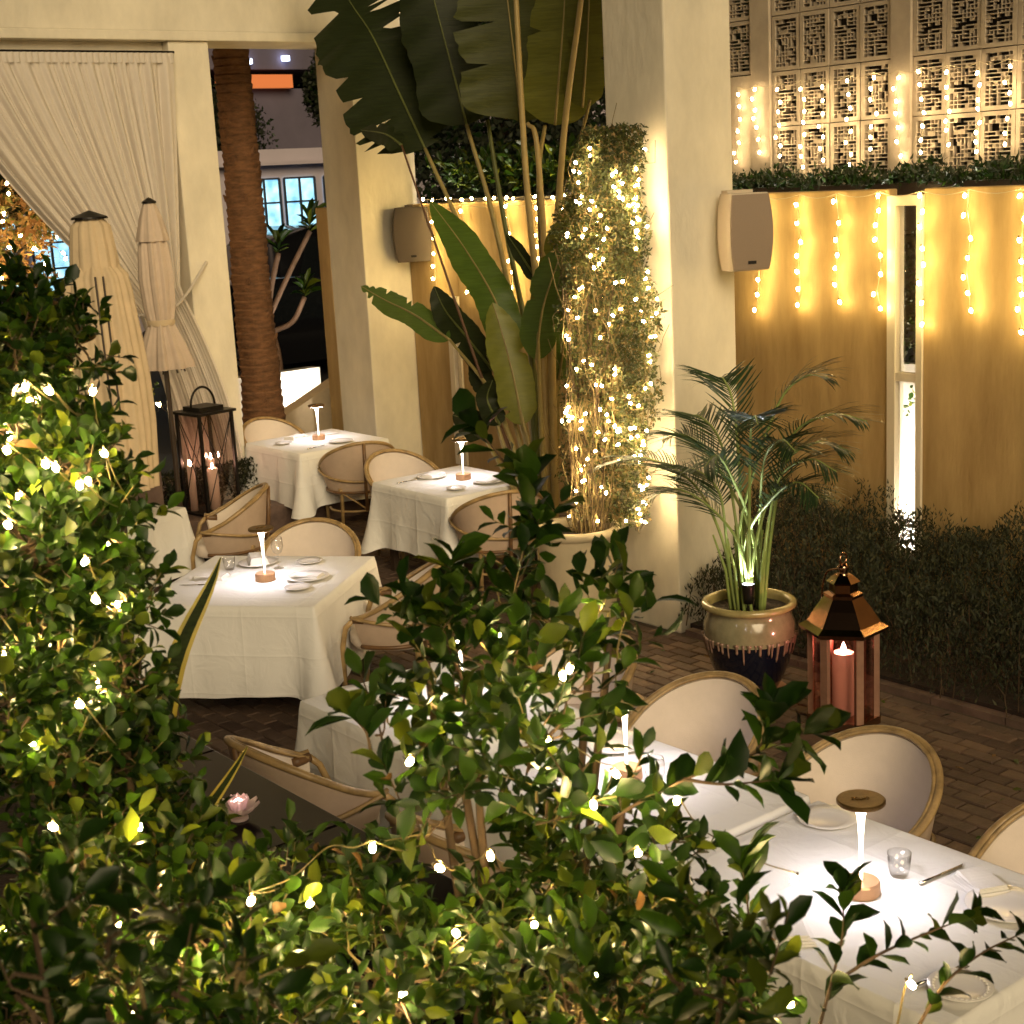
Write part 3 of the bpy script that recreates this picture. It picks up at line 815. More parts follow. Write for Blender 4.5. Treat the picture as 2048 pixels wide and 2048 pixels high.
# ================================================================ FURNITURE
def make_chair():
    t = thing('chair', 'x', 'chair')
    def rim(phi, k=1.0, dz=0.0):
        zr = 0.585 + 0.275*max(0.0, math.cos(phi*0.775))**1.15
        x = 0.335*math.sin(phi)*k; y = -0.315*math.cos(phi)*k
        if abs(phi) > math.pi/2:
            y *= 1.25
        return Vector((x, y, zr+dz))
    A = R(118); n = 36
    phis = [-A + 2*A*i/n for i in range(n+1)]
    def base(phi, z, k): 
        p = rim(phi); q = (z-0.40)/(p.z-0.40) if p.z > 0.401 else 1
        s = (0.80+0.20*min(1, q)**0.8)*k
        return Vector((p.x*s, p.y*s, z))
    m = 10
    inner = [[base(ph, 0.41+(rim(ph).z-0.012-0.41)*j/m, 0.955) for j in range(m+1)] for ph in phis]
    outer = [[base(ph, 0.40+(rim(ph).z-0.010-0.40)*j/m, 1.03) for j in range(m+1)] for ph in phis]
    b = MB(); b.grid(inner, uphol)
    for e in (0, n):
        b.grid([inner[e], outer[e]], uphol)
    b.grid([[a[-1], c[-1]] for a, c in zip(inner, outer)], uphol)
    b.build('backrest', t, smooth=True)
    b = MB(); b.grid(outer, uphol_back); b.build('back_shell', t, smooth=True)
    b = MB(); b.tube([rim(ph, 1.02, 0.004) for ph in phis], 0.0165, bamboo, 8); b.build('rim_rail', t, smooth=True)
    b = MB(); b.tube([rim(ph, 0.955, 0.006) for ph in phis], 0.009, bamboo, 6); b.build('piping', t, smooth=True)
    for e in (-1, 1):
        p = rim(e*A, 1.02); b = MB()
        b.tube([p, p+Vector((0, 0.05, -0.05)), (p.x*0.86, p.y+0.09, 0.40), (p.x*0.84, p.y+0.10, 0.0)], 0.017, bamboo, 8); b.build('leg', t, smooth=True)
        b = MB(); q0 = Vector((p.x*0.99, p.y+0.0, p.z))
        b.tube([q0+Vector((0, -0.03*k, -0.002*k)) for k in range(4)], 0.024, bamboo_dark, 8); b.build('binding', t, smooth=True)
    for e in (-1, 1):
        ph = e*R(48); b = MB()
        b.tube([base(ph, 0.44, 1.06), base(ph, 0.40, 1.0)*1.0, Vector((base(ph, 0.40, 1.0).x*1.08, base(ph, 0.40, 1.0).y*1.08, 0))], 0.017, bamboo, 8); b.build('leg', t, smooth=True)
    b = MB(); r0 = rim(0, 1.05)
    b.tube([r0, base(0, 0.62, 1.10), base(0, 0.42, 1.12), Vector((0, -0.29, 0.24))], 0.016, bamboo_dark, 8); b.build('back_post', t, smooth=True)
    b = MB()
    b.tube([base(ph, 0.505+0.10*(abs(ph)/A)**1.6, 1.075) for ph in phis], 0.012, bamboo, 6); b.build('back_rail', t, smooth=True)
    b = MB(); b.tube([base(ph, 0.405, 1.07) for ph in phis], 0.014, bamboo_dark, 6); b.build('seat_rail', t, smooth=True)
    b = MB(); b.tube([base(ph, 0.40, 1.02)*1.0 + Vector((0, 0, -0.17)) for ph in phis[2:-2]], 0.011, bamboo, 6); b.build('stretcher', t, smooth=True)
    for e in (-1, 1):
        b = MB(); b.tube([Vector((0, -0.285, 0.245)), Vector((e*0.10, -0.27, 0.33)), Vector((e*0.20, -0.2, 0.40))], 0.009, bamboo, 6); b.build('brace', t, smooth=True)
    # seat cushion: rounded slab
    b = MB(); ring = []
    N = 40
    for k in range(N):
        a = 2*math.pi*k/N; cx, sy = math.cos(a), math.sin(a)
        ring.append((0.262*math.copysign(abs(cx)**0.75, cx), 0.02+0.262*math.copysign(abs(sy)**0.75, sy)))
    prof = [(0.94, 0.375), (1.0, 0.40), (1.0, 0.445), (0.95, 0.475), (0.7, 0.49), (0.3, 0.497), (0.02, 0.498)]
    b.grid([[(x*k, 0.02+(y-0.02)*k, z) for k, z in prof] for x, y in ring], uphol, closed_u=True)
    b.add([(x*0.94, 0.02+(y-0.02)*0.94, 0.375) for x, y in ring], [tuple(range(N-1, -1, -1))], uphol)
    b.build('seat_cushion', t, smooth=True)
    return t

chair0 = make_chair(); _used = [False]
def chair(x, y, facing, label, group=None):
    c = chair0
    if _used[0]:
        c = copy_tree(chair0)
    _used[0] = True
    c.location = (x, y, 0.012)
    c.rotation_euler = (0, 0, math.atan2(facing[1], facing[0]) - math.pi/2)
    c['label'] = label; c['group'] = 'rattan tub chairs at the dining tables'
    return c

def table(cx, cy, w, d, rz, tlabel, clabel, hem=0.24, seed=0):
    t = thing('dining_table', tlabel, 'table', (cx, cy, 0.012), rz, 'square dining tables under white cloths')
    b = MB(); b.box(-w/2+0.01, w/2-0.01, -d/2+0.01, d/2-0.01, 0.705, 0.735, wood_dark); b.build('tabletop', t)
    for sx in (-1, 1):
        for sy in (-1, 1):
            b = MB(); x, y = sx*(w/2-0.10), sy*(d/2-0.10)
            b.box(x-0.025, x+0.025, y-0.025, y+0.025, 0, 0.705, wood_dark); b.build('leg', t)
    r = random.Random(seed); b = MB(); rc = 0.012
    per = []
    NS, NC = 34, 6
    for k, (sx, sy, a0) in enumerate(((1, 1, 0), (-1, 1, 90), (-1, -1, 180), (1, -1, 270))):
        cxk, cyk = sx*(w/2-rc), sy*(d/2-rc)
        for q in range(NC+1):
            a = R(a0+90*q/NC); per.append((cxk+rc*math.cos(a), cyk+rc*math.sin(a), math.cos(a), math.sin(a), 1-abs(q/NC-0.5)*0.25))
        nx = ((-1, 1), (-1, -1), (1, -1), (1, 1))[k]
        ex, ey = nx[0]*(w/2-rc), nx[1]*(d/2-rc)
        x0, y0, nxx, nyy = per[-1][:4]
        x1, y1 = (ex + (0 if k in (0, 2) else rc*nxx), ey + (rc*nyy if k in (0, 2) else 0))
        Ls = math.hypot(x1-x0, y1-y0)
        for q in range(1, NS):
            t_ = q/NS; dc = min(t_, 1-t_)*Ls
            per.append((x0+(x1-x0)*t_, y0+(y1-y0)*t_, nxx, nyy, math.exp(-(dc/0.075)**2)*0.85))
    n = len(per); NR = 16; drop = 0.752-hem
    p1, p2, p3 = r.random()*6, r.random()*6, r.random()*6
    G = []
    for i, (x, y, nx, ny, c) in enumerate(per):
        s = i/n*2*math.pi; row = [(x*0.985, y*0.985, 0.7525), (x, y, 0.750)]
        for j in range(1, NR+1):
            t_ = j/NR
            off = 0.006 + t_*(0.020 + 0.13*c*(0.35+0.65*t_)) + 0.009*t_*math.sin(7*s+p1)*(1-c) + 0.006*t_*math.sin(17*s+p2+2*t_)*(1-c) - 0.022*t_*(1-c)*max(0, math.sin(4*s+p3))*0.5
            zz = 0.745-(drop+0.05*c + 0.012*math.sin(5*s+p2))*t_
            row.append((x+nx*off, y+ny*off, zz))
        G.append(row)
    b.grid(G, cloth_m, closed_u=True)
    b.add([g_[0] for g_ in G], [tuple(range(n))], cloth_m)
    o = b.build('tablecloth', None, smooth=True, loc=(cx, cy, 0.012)); o.rotation_euler = (0, 0, rz)
    tag(o, clabel, 'tablecloth', 'white tablecloths')
    return t
ZT = 0.768

table(7.41, 12.33, 0.98, 1.0, 0, 'square dining table by the far doorway', 'white cloth on the farthest table, beside the doorway pillar', seed=1)
table(7.05, 9.66, 0.90, 1.02, 0, 'square dining table in front of the fan palm', 'white cloth on the second farthest table, its left side in bluish shade', seed=2)
T3 = R(38.7)
table(4.42, 8.16, 1.18, 1.12, T3, 'turned square dining table left of the foreground shrub', 'white cloth on the turned table at left, its front panel lit warm', hem=0.20, seed=3)
table(3.82, 5.48, 0.84, 1.06, 0, 'dining table behind the foreground shrub, at far end of the near row', 'white cloth behind the shrub on the far table of the near row', seed=4)
table(3.74, 4.17, 0.94, 1.18, 0, 'middle dining table of the near row, mostly behind leaves', 'white cloth on the middle table of the near row', seed=5)
table(3.72, 2.90, 0.96, 1.26, 0, 'nearest dining table at the lower right', 'brightly lit white cloth on the nearest table at lower right', seed=6)
table(4.75, 10.75, 0.6, 0.6, R(20), 'small side table beside the left shrub', 'cream cloth on the small table half hidden by the left shrub', seed=7)

e1 = (math.cos(T3), math.sin(T3)); e2 = (-math.sin(T3), math.cos(T3))
chair(7.42, 13.12, (0, -1), 'rattan tub chair in the doorway at the back of the farthest table')
chair(7.37, 11.58, (0.35, 0.94), 'dark rattan tub chair seen from behind at the farthest table')
chair(7.12, 10.44, (-0.05, -1), 'tub chair with tan oval back at far side of the second farthest table')
chair(6.84, 8.84, (0.35, 0.94), 'rattan tub chair seen from behind beside the tall vine planter')
chair(5.08, 8.68, (-0.66, -0.75), 'tub chair facing the camera behind the turned table')
chair(4.42-e2[0]*0.86+e1[0]*0.02, 8.16-e2[1]*0.86+e1[1]*0.02, (e2[0]*0.95-0.1, e2[1]), 'rattan tub chair turned away at the right side of the turned table')
chair(5.42, 10.45, (-0.85, 0.5), 'dark framed tub chair drawn up to the small side table')
chair(4.58, 5.42, (-1, 0.1), 'tub chair partly behind leaves at the far end of the near row')
chair(4.48, 4.50, (-1, -0.08), 'linen tub chair between the palm pot and the middle near table')
chair(4.43, 3.56, (-1, 0.0), 'linen tub chair with large oval back behind the brass disc lamp')
chair(4.44, 2.64, (-1, 0.05), 'tub chair cut off by the right edge of the picture')
chair(3.08, 5.43, (1, 0.0), 'tub chair seen from behind beside the dark granite ledge')
chair(3.12, 4.26, (1, 0.0), 'tub chair half buried behind the leaves right of the lotus candle')

# ---- brass disc table lamps
def make_lamp():
    t = thing('table_lamp', 'x', 'lamp')
    b = MB(); b.lathe([(0.0, 0), (0.052, 0), (0.055, 0.004), (0.055, 0.036), (0.051, 0.042), (0.0, 0.043)], lamp_copper, 28); b.build('base', t, smooth=False)
    b = MB(); b.lathe([(0.0048, 0.043), (0.0052, 0.12), (0.0075, 0.18), (0.0115, 0.235), (0.020, 0.272), (0.0, 0.272)], lamp_stem_m, 16); b.build('stem', t, smooth=True)
    b = MB(); b.lathe([(0.0, 0.276), (0.066, 0.276), (0.070, 0.280), (0.070, 0.288), (0.066, 0.2915), (0.0, 0.2915)], brass_dull, 36); d_ = b.build('disc_shade', t)
    b = MB()
    for k in range(5):
        a = k*1.256; rr = 0.014 if k % 2 else 0.010
        b.tube([(-0.022+0.010*k, rr*math.cos(a+0.6*q)*0.8, 0.2925+0.0) if False else (-0.022+0.010*k+0.005*math.cos(q*0.9+k), 0.008*math.sin(q*0.9+k)-0.002*k % 0.006, 0.2925) for q in range(6)], 0.0011, brass, 5)
    b.build('emblem', d_)
    b = MB(); b.lathe([(0.024, 0.2745), (0.060, 0.2745)], led_white, 28); b.build('led_ring', t)
    return t
lamp0 = make_lamp(); _lu = [False]
def lamp(x, y, label, rz=0.0):
    l = lamp0 if not _lu[0] else copy_tree(lamp0)
    _lu[0] = True
    l.location = (x, y, ZT-0.004); l.rotation_euler = (0, 0, rz)
    l.scale = (1.14, 1.14, 1.16)
    l['label'] = label; l['group'] = 'brass disc lamps on the tables'
lamp(7.46, 12.37, 'lit disc lamp on the farthest table by the doorway')
lamp(7.14, 9.65, 'lit disc lamp on the table in front of the fan palm')
lamp(4.43, 8.12, 'lit disc lamp in the middle of the turned table')
lamp(3.94, 5.43, 'disc lamp showing through the leaves of the foreground shrub')
lamp(3.84, 4.21, 'disc lamp with shiny brass top on the middle near table')
lamp(3.71, 2.94, 'large brown brass disc lamp on the nearest table at lower right', R(-38))

# ---- tableware
def plate(x, y, r, label, m=porcelain):
    b = MB(); b.lathe([(0.0, 0.004), (r*0.55, 0.004), (r*0.62, 0.007), (r*0.97, 0.017), (r, 0.019), (r*0.985, 0.021), (r*0.62, 0.0115), (r*0.55, 0.009), (0.0, 0.009)], m, 40)
    o = b.build('plate', None, smooth=True, loc=(x, y, ZT-0.003)); return tag(o, label, 'plate')
def napkin(x, y, l, w, h, rz, label, z=0.0):
    b = MB(); lay = 4
    for k in range(lay):
        i0 = 0.006*k*random.uniform(0.5, 1.2); zz = h*k/lay
        nx = 8; rows = []
        for i in range(nx+1):
            u = i/nx; x_ = -l/2+i0+(l-2*i0)*u; sag = 0.004*math.sin(u*5+k)
            rows.append([(x_, -w/2+i0, zz), (x_, -w/2+i0-0.004, zz+h/lay*0.5), (x_, -w/2+i0, zz+h/lay*0.92+sag*0.3), (x_, w/2-i0, zz+h/lay*0.92+sag), (x_, w/2-i0+0.004, zz+h/lay*0.5), (x_, w/2-i0, zz)])
        b.grid(rows, napkin_m); b.add(rows[0], [(0, 1, 2, 3, 4, 5)], napkin_m); b.add(rows[-1], [(5, 4, 3, 2, 1, 0)], napkin_m)
    o = b.build('napkin', None, loc=(x, y, ZT-0.003+z)); o.rotation_euler = (0, 0, rz); return tag(o, label, 'napkin')
def knife(x, y, rz, label, z=0.0):
    t = thing('knife', label, 'knife', (x, y, ZT-0.002+z), rz)
    b = MB(); b.tube([(-0.11, 0, 0.005), (-0.06, 0, 0.006), (-0.01, 0, 0.005)], [0.006, 0.0055, 0.004], steel, 8); b.build('handle', t, smooth=True)
    b = MB(); b.add([(-0.01, -0.005, 0.004), (0.09, -0.009, 0.004), (0.115, 0.006, 0.004), (-0.01, 0.006, 0.004), (-0.01, -0.005, 0.0065), (0.09, -0.009, 0.005), (0.115, 0.006, 0.0065), (-0.01, 0.006, 0.0065)], [(0, 3, 2, 1), (4, 5, 6, 7), (0, 1, 5, 4), (1, 2, 6, 5), (2, 3, 7, 6), (3, 0, 4, 7)], steel); b.build('blade', t)
def fork(x, y, rz, label):
    t = thing('fork', label, 'fork', (x, y, ZT-0.002), rz)
    b = MB(); b.tube([(-0.11, 0, 0.006), (-0.03, 0, 0.009), (0.02, 0, 0.006)], [0.006, 0.0035, 0.003], steel, 8); b.build('handle', t, smooth=True)
    b = MB()
    for k in range(4):
        b.tube([(0.02, (k-1.5)*0.004, 0.006), (0.045, (k-1.5)*0.007, 0.003), (0.095, (k-1.5)*0.0065, 0.008)], 0.0021, steel, 6)
    b.build('tines', t, smooth=True)
def tumbler(x, y, label):
    b = MB(); b.lathe([(0.0, 0.004), (0.030, 0.004), (0.036, 0.03), (0.041, 0.085), (0.0395, 0.085), (0.034, 0.03), (0.028, 0.010), (0.0, 0.010)], clear, 28)
    return tag(b.build('tumbler', None, smooth=True, loc=(x, y, ZT-0.003)), label, 'glass')
def wineglass(x, y, label):
    t = thing('wine_glass', label, 'glass', (x, y, ZT-0.003))
    b = MB(); b.lathe([(0.0, 0.002), (0.034, 0.002), (0.03, 0.005), (0.0, 0.007)], clear, 24); b.build('foot', t, smooth=True)
    b = MB(); b.tube([(0, 0, 0.005), (0, 0, 0.09)], 0.0035, clear, 10); b.build('stem', t, smooth=True)
    b = MB(); b.lathe([(0.0035, 0.09), (0.028, 0.11), (0.040, 0.145), (0.037, 0.19), (0.033, 0.205), (0.032, 0.205), (0.036, 0.19), (0.038, 0.145), (0.026, 0.112), (0.0, 0.094)], clear, 28); b.build('bowl', t, smooth=True)
def on3(a, c): return (4.42+e1[0]*a+e2[0]*c, 8.16+e1[1]*a+e2[1]*c)
# turned table
x, y = on3(0.36, 0.16); plate(x, y, 0.13, 'plate under the tented napkin on the turned table'); napkin(x, y, 0.19, 0.12, 0.05, T3+0.5, 'thick folded napkin at far side of the turned table', 0.012)
x, y = on3(0.40, -0.18); plate(x, y, 0.085, 'small side plate at far right corner of the turned table')
x, y = on3(0.02, -0.30); plate(x, y, 0.135, 'dinner plate at right side of the turned table'); napkin(x, y, 0.20, 0.12, 0.018, T3+1.5, 'flat napkin on dinner plate at right of the turned table', 0.012)
x, y = on3(-0.22, -0.33); plate(x, y, 0.085, 'round bread plate at the front right of the turned table')
x, y = on3(0.02, 0.34); napkin(x, y, 0.20, 0.13, 0.022, T3+1.6, 'folded napkin at the left side of the turned table')
x, y = on3(-0.16, 0.36); knife(x, y, T3+1.6, 'dark knife at the left side of the turned table')
x, y = on3(0.22, 0.30); tumbler(x, y, 'clear tumbler left of the lamp on the turned table')
x, y = on3(0.26, -0.02); wineglass(x, y, 'clear wine glass right of the lamp on the turned table')
# farthest table
napkin(7.35, 12.62, 0.20, 0.13, 0.03, 0.3, 'napkin left of the lamp on the farthest table')
napkin(7.66, 12.55, 0.20, 0.14, 0.012, 0.1, 'flat napkin at the back of the farthest table')
plate(7.50, 12.05, 0.12, 'plate right of the lamp on the farthest table')
knife(7.20, 12.0, 0.2, 'knife at the front corner of the farthest table')
plate(7.10, 12.42, 0.08, 'side plate at the left edge of the farthest table')
# second farthest table
napkin(7.03, 9.92, 0.20, 0.13, 0.035, 0.3, 'napkin left of the lamp in front of the fan palm')
plate(7.02, 9.92, 0.125, 'plate under a napkin in front of the fan palm')
plate(7.18, 9.38, 0.125, 'plate right of the lamp in front of the fan palm')
napkin(7.18, 9.38, 0.18, 0.12, 0.012, 0.2, 'thin napkin on the plate right of the lamp in front of the fan palm', 0.012)
plate(6.85, 9.36, 0.08, 'small side plate at the near edge before the fan palm')
knife(6.80, 9.95, 0.1, 'knife at the left edge of the second farthest table')
# near row
plate(3.62, 5.88, 0.10, 'round plate on the corner of the cloth behind the shrub')
napkin(3.75, 5.70, 0.20, 0.13, 0.03, 0.4, 'napkin showing between leaves behind the shrub')
plate(4.04, 4.50, 0.135, 'dinner plate beneath the shiny brass disc lamp')
napkin(4.08, 4.24, 0.15, 0.20, 0.010, 1.3, 'pale napkin before the linen chair at the middle near table')
tumbler(3.55, 4.35, 'clear tumbler on the middle near table')
wineglass(3.72, 3.92, 'clear wine glass on the middle near table')
plate(4.07, 3.38, 0.11, 'round plate before the large oval chair back')
plate(4.00, 3.02, 0.075, 'small plate left of the big brass lamp disc') if False else None
tumbler(3.90, 2.93, 'clear tumbler right of the big brass lamp')
napkin(4.02, 2.69, 0.17, 0.125, 0.035, 1.15, 'thick folded napkin at the right edge of the nearest table')
knife(4.00, 2.83, -0.08, 'dark knife beside the thick folded napkin on the nearest table')
plate(3.95, 2.55, 0.13, 'large plate at the right edge of the nearest table')
napkin(3.34, 2.93, 0.19, 0.13, 0.03, 0.9, 'crumpled napkin at the near left corner of the nearest table')
fork(3.46, 2.44, R(-10), 'fork among the leaves on the nearest table')
b_ = plate(3.43, 2.36, 0.095, 'textured bread plate at the bottom right corner')
b = MB()
for k in range(30):
    a = 2*math.pi*k/30; b.lathe([(0.0, 0.0), (0.006, 0.003), (0.006, 0.008), (0.0, 0.011)], porcelain, 8, (0.078*math.cos(a), 0.078*math.sin(a), 0.010))
b.build('beaded_rim', b_, smooth=True)
# small side table
plate(4.80, 10.70, 0.09, 'dark dish on the small side table', black_metal)

# ================================================================ LANTERNS, POTS
def hexring(r, z, rot=0.0, n=6): return [(r*math.cos(R(60*k+rot)), r*math.sin(R(60*k+rot)), z) for k in range(n)]
lt = thing('copper_lantern', 'hexagonal polished copper lantern with lit pillar candle beside the glazed pot', 'lantern', (6.46, 5.24, 0.014), R(6))
b = MB(); A_, B_ = hexring(0.205, 0.0), hexring(0.205, 0.05); b.add(A_+B_, [(5, 4, 3, 2, 1, 0), (6, 7, 8, 9, 10, 11)]+[(k, (k+1) % 6, 6+(k+1) % 6, 6+k) for k in range(6)], copper); b.build('base', lt)
for k in range(6):
    a = R(60*k); b = MB()
    M = Matrix.Rotation(a, 4, 'Z') @ Matrix.Translation((0.182, 0, 0))
    b.box(-0.014, 0.016, -0.022, 0.022, 0.05, 0.55, copper_post, M); b.build('corner_post', lt)
    M2 = Matrix.Rotation(a+R(30), 4, 'Z') @ Matrix.Translation((0.152, 0, 0))
    b = MB(); b.box(-0.002, 0.002, -0.078, 0.078, 0.055, 0.548, glow_tint_pane, M2); b.build('pane', lt)
b = MB(); pr = [(0.235, 0.55), (0.250, 0.575), (0.205, 0.60), (0.150, 0.685), (0.105, 0.745)]
rows = [hexring(r, z) for r, z in pr]
b.grid([[rows[j][k] for j in range(len(rows))] for k in range(6)], copper, closed_u=True)
b.add(hexring(0.235, 0.55), [(5, 4, 3, 2, 1, 0)], copper); b.build('roof', lt)
b = MB(); rows = [hexring(r, z) for r, z in ((0.105, 0.745), (0.110, 0.765), (0.080, 0.775), (0.078, 0.82), (0.095, 0.832), (0.05, 0.87))]
b.grid([[rows[j][k] for j in range(len(rows))] for k in range(6)], copper, closed_u=True); b.add(hexring(0.05, 0.87), [(0, 1, 2, 3, 4, 5)], copper); b.build('chimney_cap', lt)
b = MB(); b.lathe([(0.03, 0.87), (0.022, 0.89), (0.035, 0.91), (0.02, 0.93), (0.0, 0.935)], copper, 16); b.build('finial', lt, smooth=True)
b = MB(); b.tube([(0.032*math.cos(t*0.3142), 0, 0.958+0.032*math.sin(t*0.3142)) for t in range(21)], 0.007, copper, 8); b.build('ring', lt, smooth=True)
b = MB(); b.tube(smoothpath([(0.0, 0.02, 0.90), (0.02, 0.12, 0.86), (0.03, 0.16, 0.74), (0.02, 0.15, 0.66)], 6), 0.006, copper, 8); b.build('bail_handle', lt, smooth=True)
b = MB(); b.lathe([(0.0, 0.05), (0.062, 0.05), (0.064, 0.06), (0.064, 0.41), (0.056, 0.418), (0.038, 0.405), (0.0, 0.40)], wax, 28); cd = b.build('candle', lt, smooth=True)
b = MB(); b.lathe([(0.0, 0.405), (0.010, 0.415), (0.014, 0.432), (0.008, 0.456), (0.0, 0.475)], flame_m, 12); b.build('flame', cd, smooth=True)

# glazed pot with the palm
pt = thing('glazed_pot', 'large dark glazed pot with olive drip glaze rim, holding the areca palm', 'plant pot', (6.44, 5.93, 0.014))
b = MB(); b.lathe([(0.0, 0.0), (0.20, 0.0), (0.225, 0.02), (0.225, 0.045), (0.0, 0.045)], terracotta, 40); b.build('saucer', pt, smooth=False)
b = MB(); b.lathe([(0.155, 0.045), (0.185, 0.10), (0.235, 0.22), (0.262, 0.33), (0.268, 0.37)], pot_dark, 48); b.build('body', pt, smooth=True)
b = MB(); b.lathe([(0.268, 0.37), (0.272, 0.42), (0.270, 0.47), (0.252, 0.515), (0.246, 0.545), (0.250, 0.555)], pot_glaze, 48); b.build('shoulder', pt, smooth=True)
b = MB(); b.lathe([(0.250, 0.555), (0.274, 0.562), (0.284, 0.578), (0.278, 0.596), (0.258, 0.603), (0.240, 0.597), (0.236, 0.575), (0.236, 0.54)], mat('pot_rim_glaze', (0.36, 0.30, 0.13), 0.2, noise=0.3, nscale=9, coat=0.4), 48); b.build('rim', pt, smooth=True)
b = MB()
for k in range(44):
    a = 2*math.pi*k/44+random.uniform(-0.04, 0.04); L = random.uniform(0.02, 0.11); wd = random.uniform(0.006, 0.012)
    def rr(z): return np.interp(z, [0.22, 0.33, 0.37, 0.42], [0.235, 0.262, 0.268, 0.272])+0.0015
    zs = [0.395-(0.02+L)*q/5 for q in range(6)]
    b.tube([(rr(z)*math.cos(a), rr(z)*math.sin(a), z) for z in zs], [wd*1.5, wd, wd*0.8, wd*0.7, wd*0.8, wd*0.5], pot_drip, 6)
b.build('glaze_drips', pt, smooth=True)
b = MB(); b.lathe([(0.0, 0.545), (0.237, 0.545)], soil, 32); b.build('soil', pt)
sp = thing('garden_spotlight', 'small black garden spotlight shining up from the glazed pot', 'spotlight', (6.36, 5.86, 0.555))
b = MB(); b.tube([(0, 0, 0), (0, 0, 0.09)], 0.008, black_metal, 8); b.build('spike', sp)
b = MB(); b.lathe([(0.0, 0.06), (0.028, 0.065), (0.030, 0.10), (0.040, 0.17), (0.042, 0.185), (0.037, 0.185), (0.034, 0.178), (0.0, 0.178)], black_metal, 24); b.build('head', sp, smooth=True)
b = MB(); b.lathe([(0.0, 0.181), (0.034, 0.181)], spot_face, 24); b.build('lens', sp)
sd = bpy.data.lights.new('spot_beam', 'SPOT'); sd.energy = 95.0; sd.spot_size = R(64); sd.spot_blend = 0.6; sd.color = (0.92, 0.96, 1.0); sd.shadow_soft_size = 0.03
so = bpy.data.objects.new('spot_beam', sd); COL.objects.link(so); so.parent = sp; so.location = (0.0, 0.0, 0.20); so.rotation_euler = Vector((-0.08, -0.08, -1)).to_track_quat('-Z', 'Y').to_euler()
so.rotation_euler = (math.pi+R(-6), R(6), 0)

# areca palm
ap = thing('areca_palm', 'bushy areca palm with arching feathery fronds in the glazed pot', 'palm', (6.44, 5.93, 0.55))
PP, PD, PN, PL, PW, PI_ = [], [], [], [], [], []
for k, tip in enumerate(FRONDS):
    tip = Vector(tip) - Vector((6.44, 5.93, 0.55))
    a = random.uniform(0, 6.28); base = Vector((0.09*math.cos(a), 0.09*math.sin(a), 0))
    if k in (6, 9, 12, 17): continue
    hz = min(0.95, 0.45+tip.z*0.35)
    c1 = base*0.9 + Vector((tip.x*0.10, tip.y*0.10, hz*0.6)); c2 = Vector((tip.x*0.38, tip.y*0.38, max(tip.z*0.80+0.10, 0.62)))
    path = smoothpath([base, c1, c2, Vector((tip.x*0.72, tip.y*0.72, (c2.z+tip.z)/2+0.09)), tip], 8)
    b = MB(); nn_ = len(path)
    b.tube(path, [0.011*(1-0.8*i/(nn_-1))+0.0015 for i in range(nn_)], palm_stem, 6); b.build('frond_stem', ap, smooth=True)
    for i in range(int(nn_*0.42), nn_):
        for sub in (0, 0.5):
            if i+1 >= nn_: continue
            p = path[i].lerp(path[i+1], sub); d = (path[i+1]-path[i]).normalized()
            fr = (i+sub-nn_*0.42)/(nn_*0.58)
            sd_ = d.cross(Vector((0, 0, 1)))
            if sd_.length < 0.05: sd_ = Vector((1, 0, 0))
            sd_.normalize(); upv = sd_.cross(d)
            for sg in (-1, 1):
                L = (0.27*math.sin(math.pi*min(1, fr*0.8+0.18))+0.05)*random.uniform(0.85, 1.1)
                PP.append(p); PD.append(d*0.75+sd_*sg*0.75+upv*0.16+Vector((0, 0, -0.10))+Vector([random.gauss(0, 0.06) for _ in range(3)])); PN.append(upv+sd_*sg*0.2); PL.append(L); PW.append(0.011); PI_.append(0 if random.random() < 0.6 else 1)
_PT = np.array([(-.25, 0, 0), (.25, 0, 0), (-.5, .35, .0), (.5, .35, .0), (-.35, .75, -.06), (.35, .75, -.06), (0, 1, -.16)], float)
_PF = [(0, 1, 3, 2), (2, 3, 5, 4), (4, 5, 6)]
leaf_batch('leaflets', np.array(PP), np.array(PD), np.array(PN), np.array(PL), np.array(PW), PALM, np.array(PI_), ap, _PT, _PF)
for k in range(16):
    a = random.uniform(0, 6.28); r = random.uniform(0.02, 0.11); b = MB()
    b.tube([(r*math.cos(a), r*math.sin(a), -0.01), (1.25*r*math.cos(a), 1.25*r*math.sin(a), 0.25), (1.9*r*math.cos(a), 1.9*r*math.sin(a), random.uniform(0.45, 0.62))], [0.011, 0.010, 0.006], palm_stem, 6); b.build('cane', ap, smooth=True)

# tall stone planter for the vine
tp = thing('stone_planter', 'tall round stone planter with thick rim at the foot of the lit vine', 'planter', (6.62, 7.68, 0.014))
b = MB(); b.lathe([(0.0, 0.0), (0.235, 0.0), (0.25, 0.02), (0.285, 0.70)], planter_m, 48); b.build('body', tp, smooth=True)
b = MB(); b.lathe([(0.285, 0.70), (0.305, 0.705), (0.308, 0.745), (0.295, 0.757), (0.262, 0.757), (0.25, 0.74), (0.248, 0.66)], planter_m, 48); b.build('rim', tp, smooth=True)
b = MB(); b.lathe([(0.0, 0.70), (0.25, 0.69)], soil, 32); b.build('soil', tp)

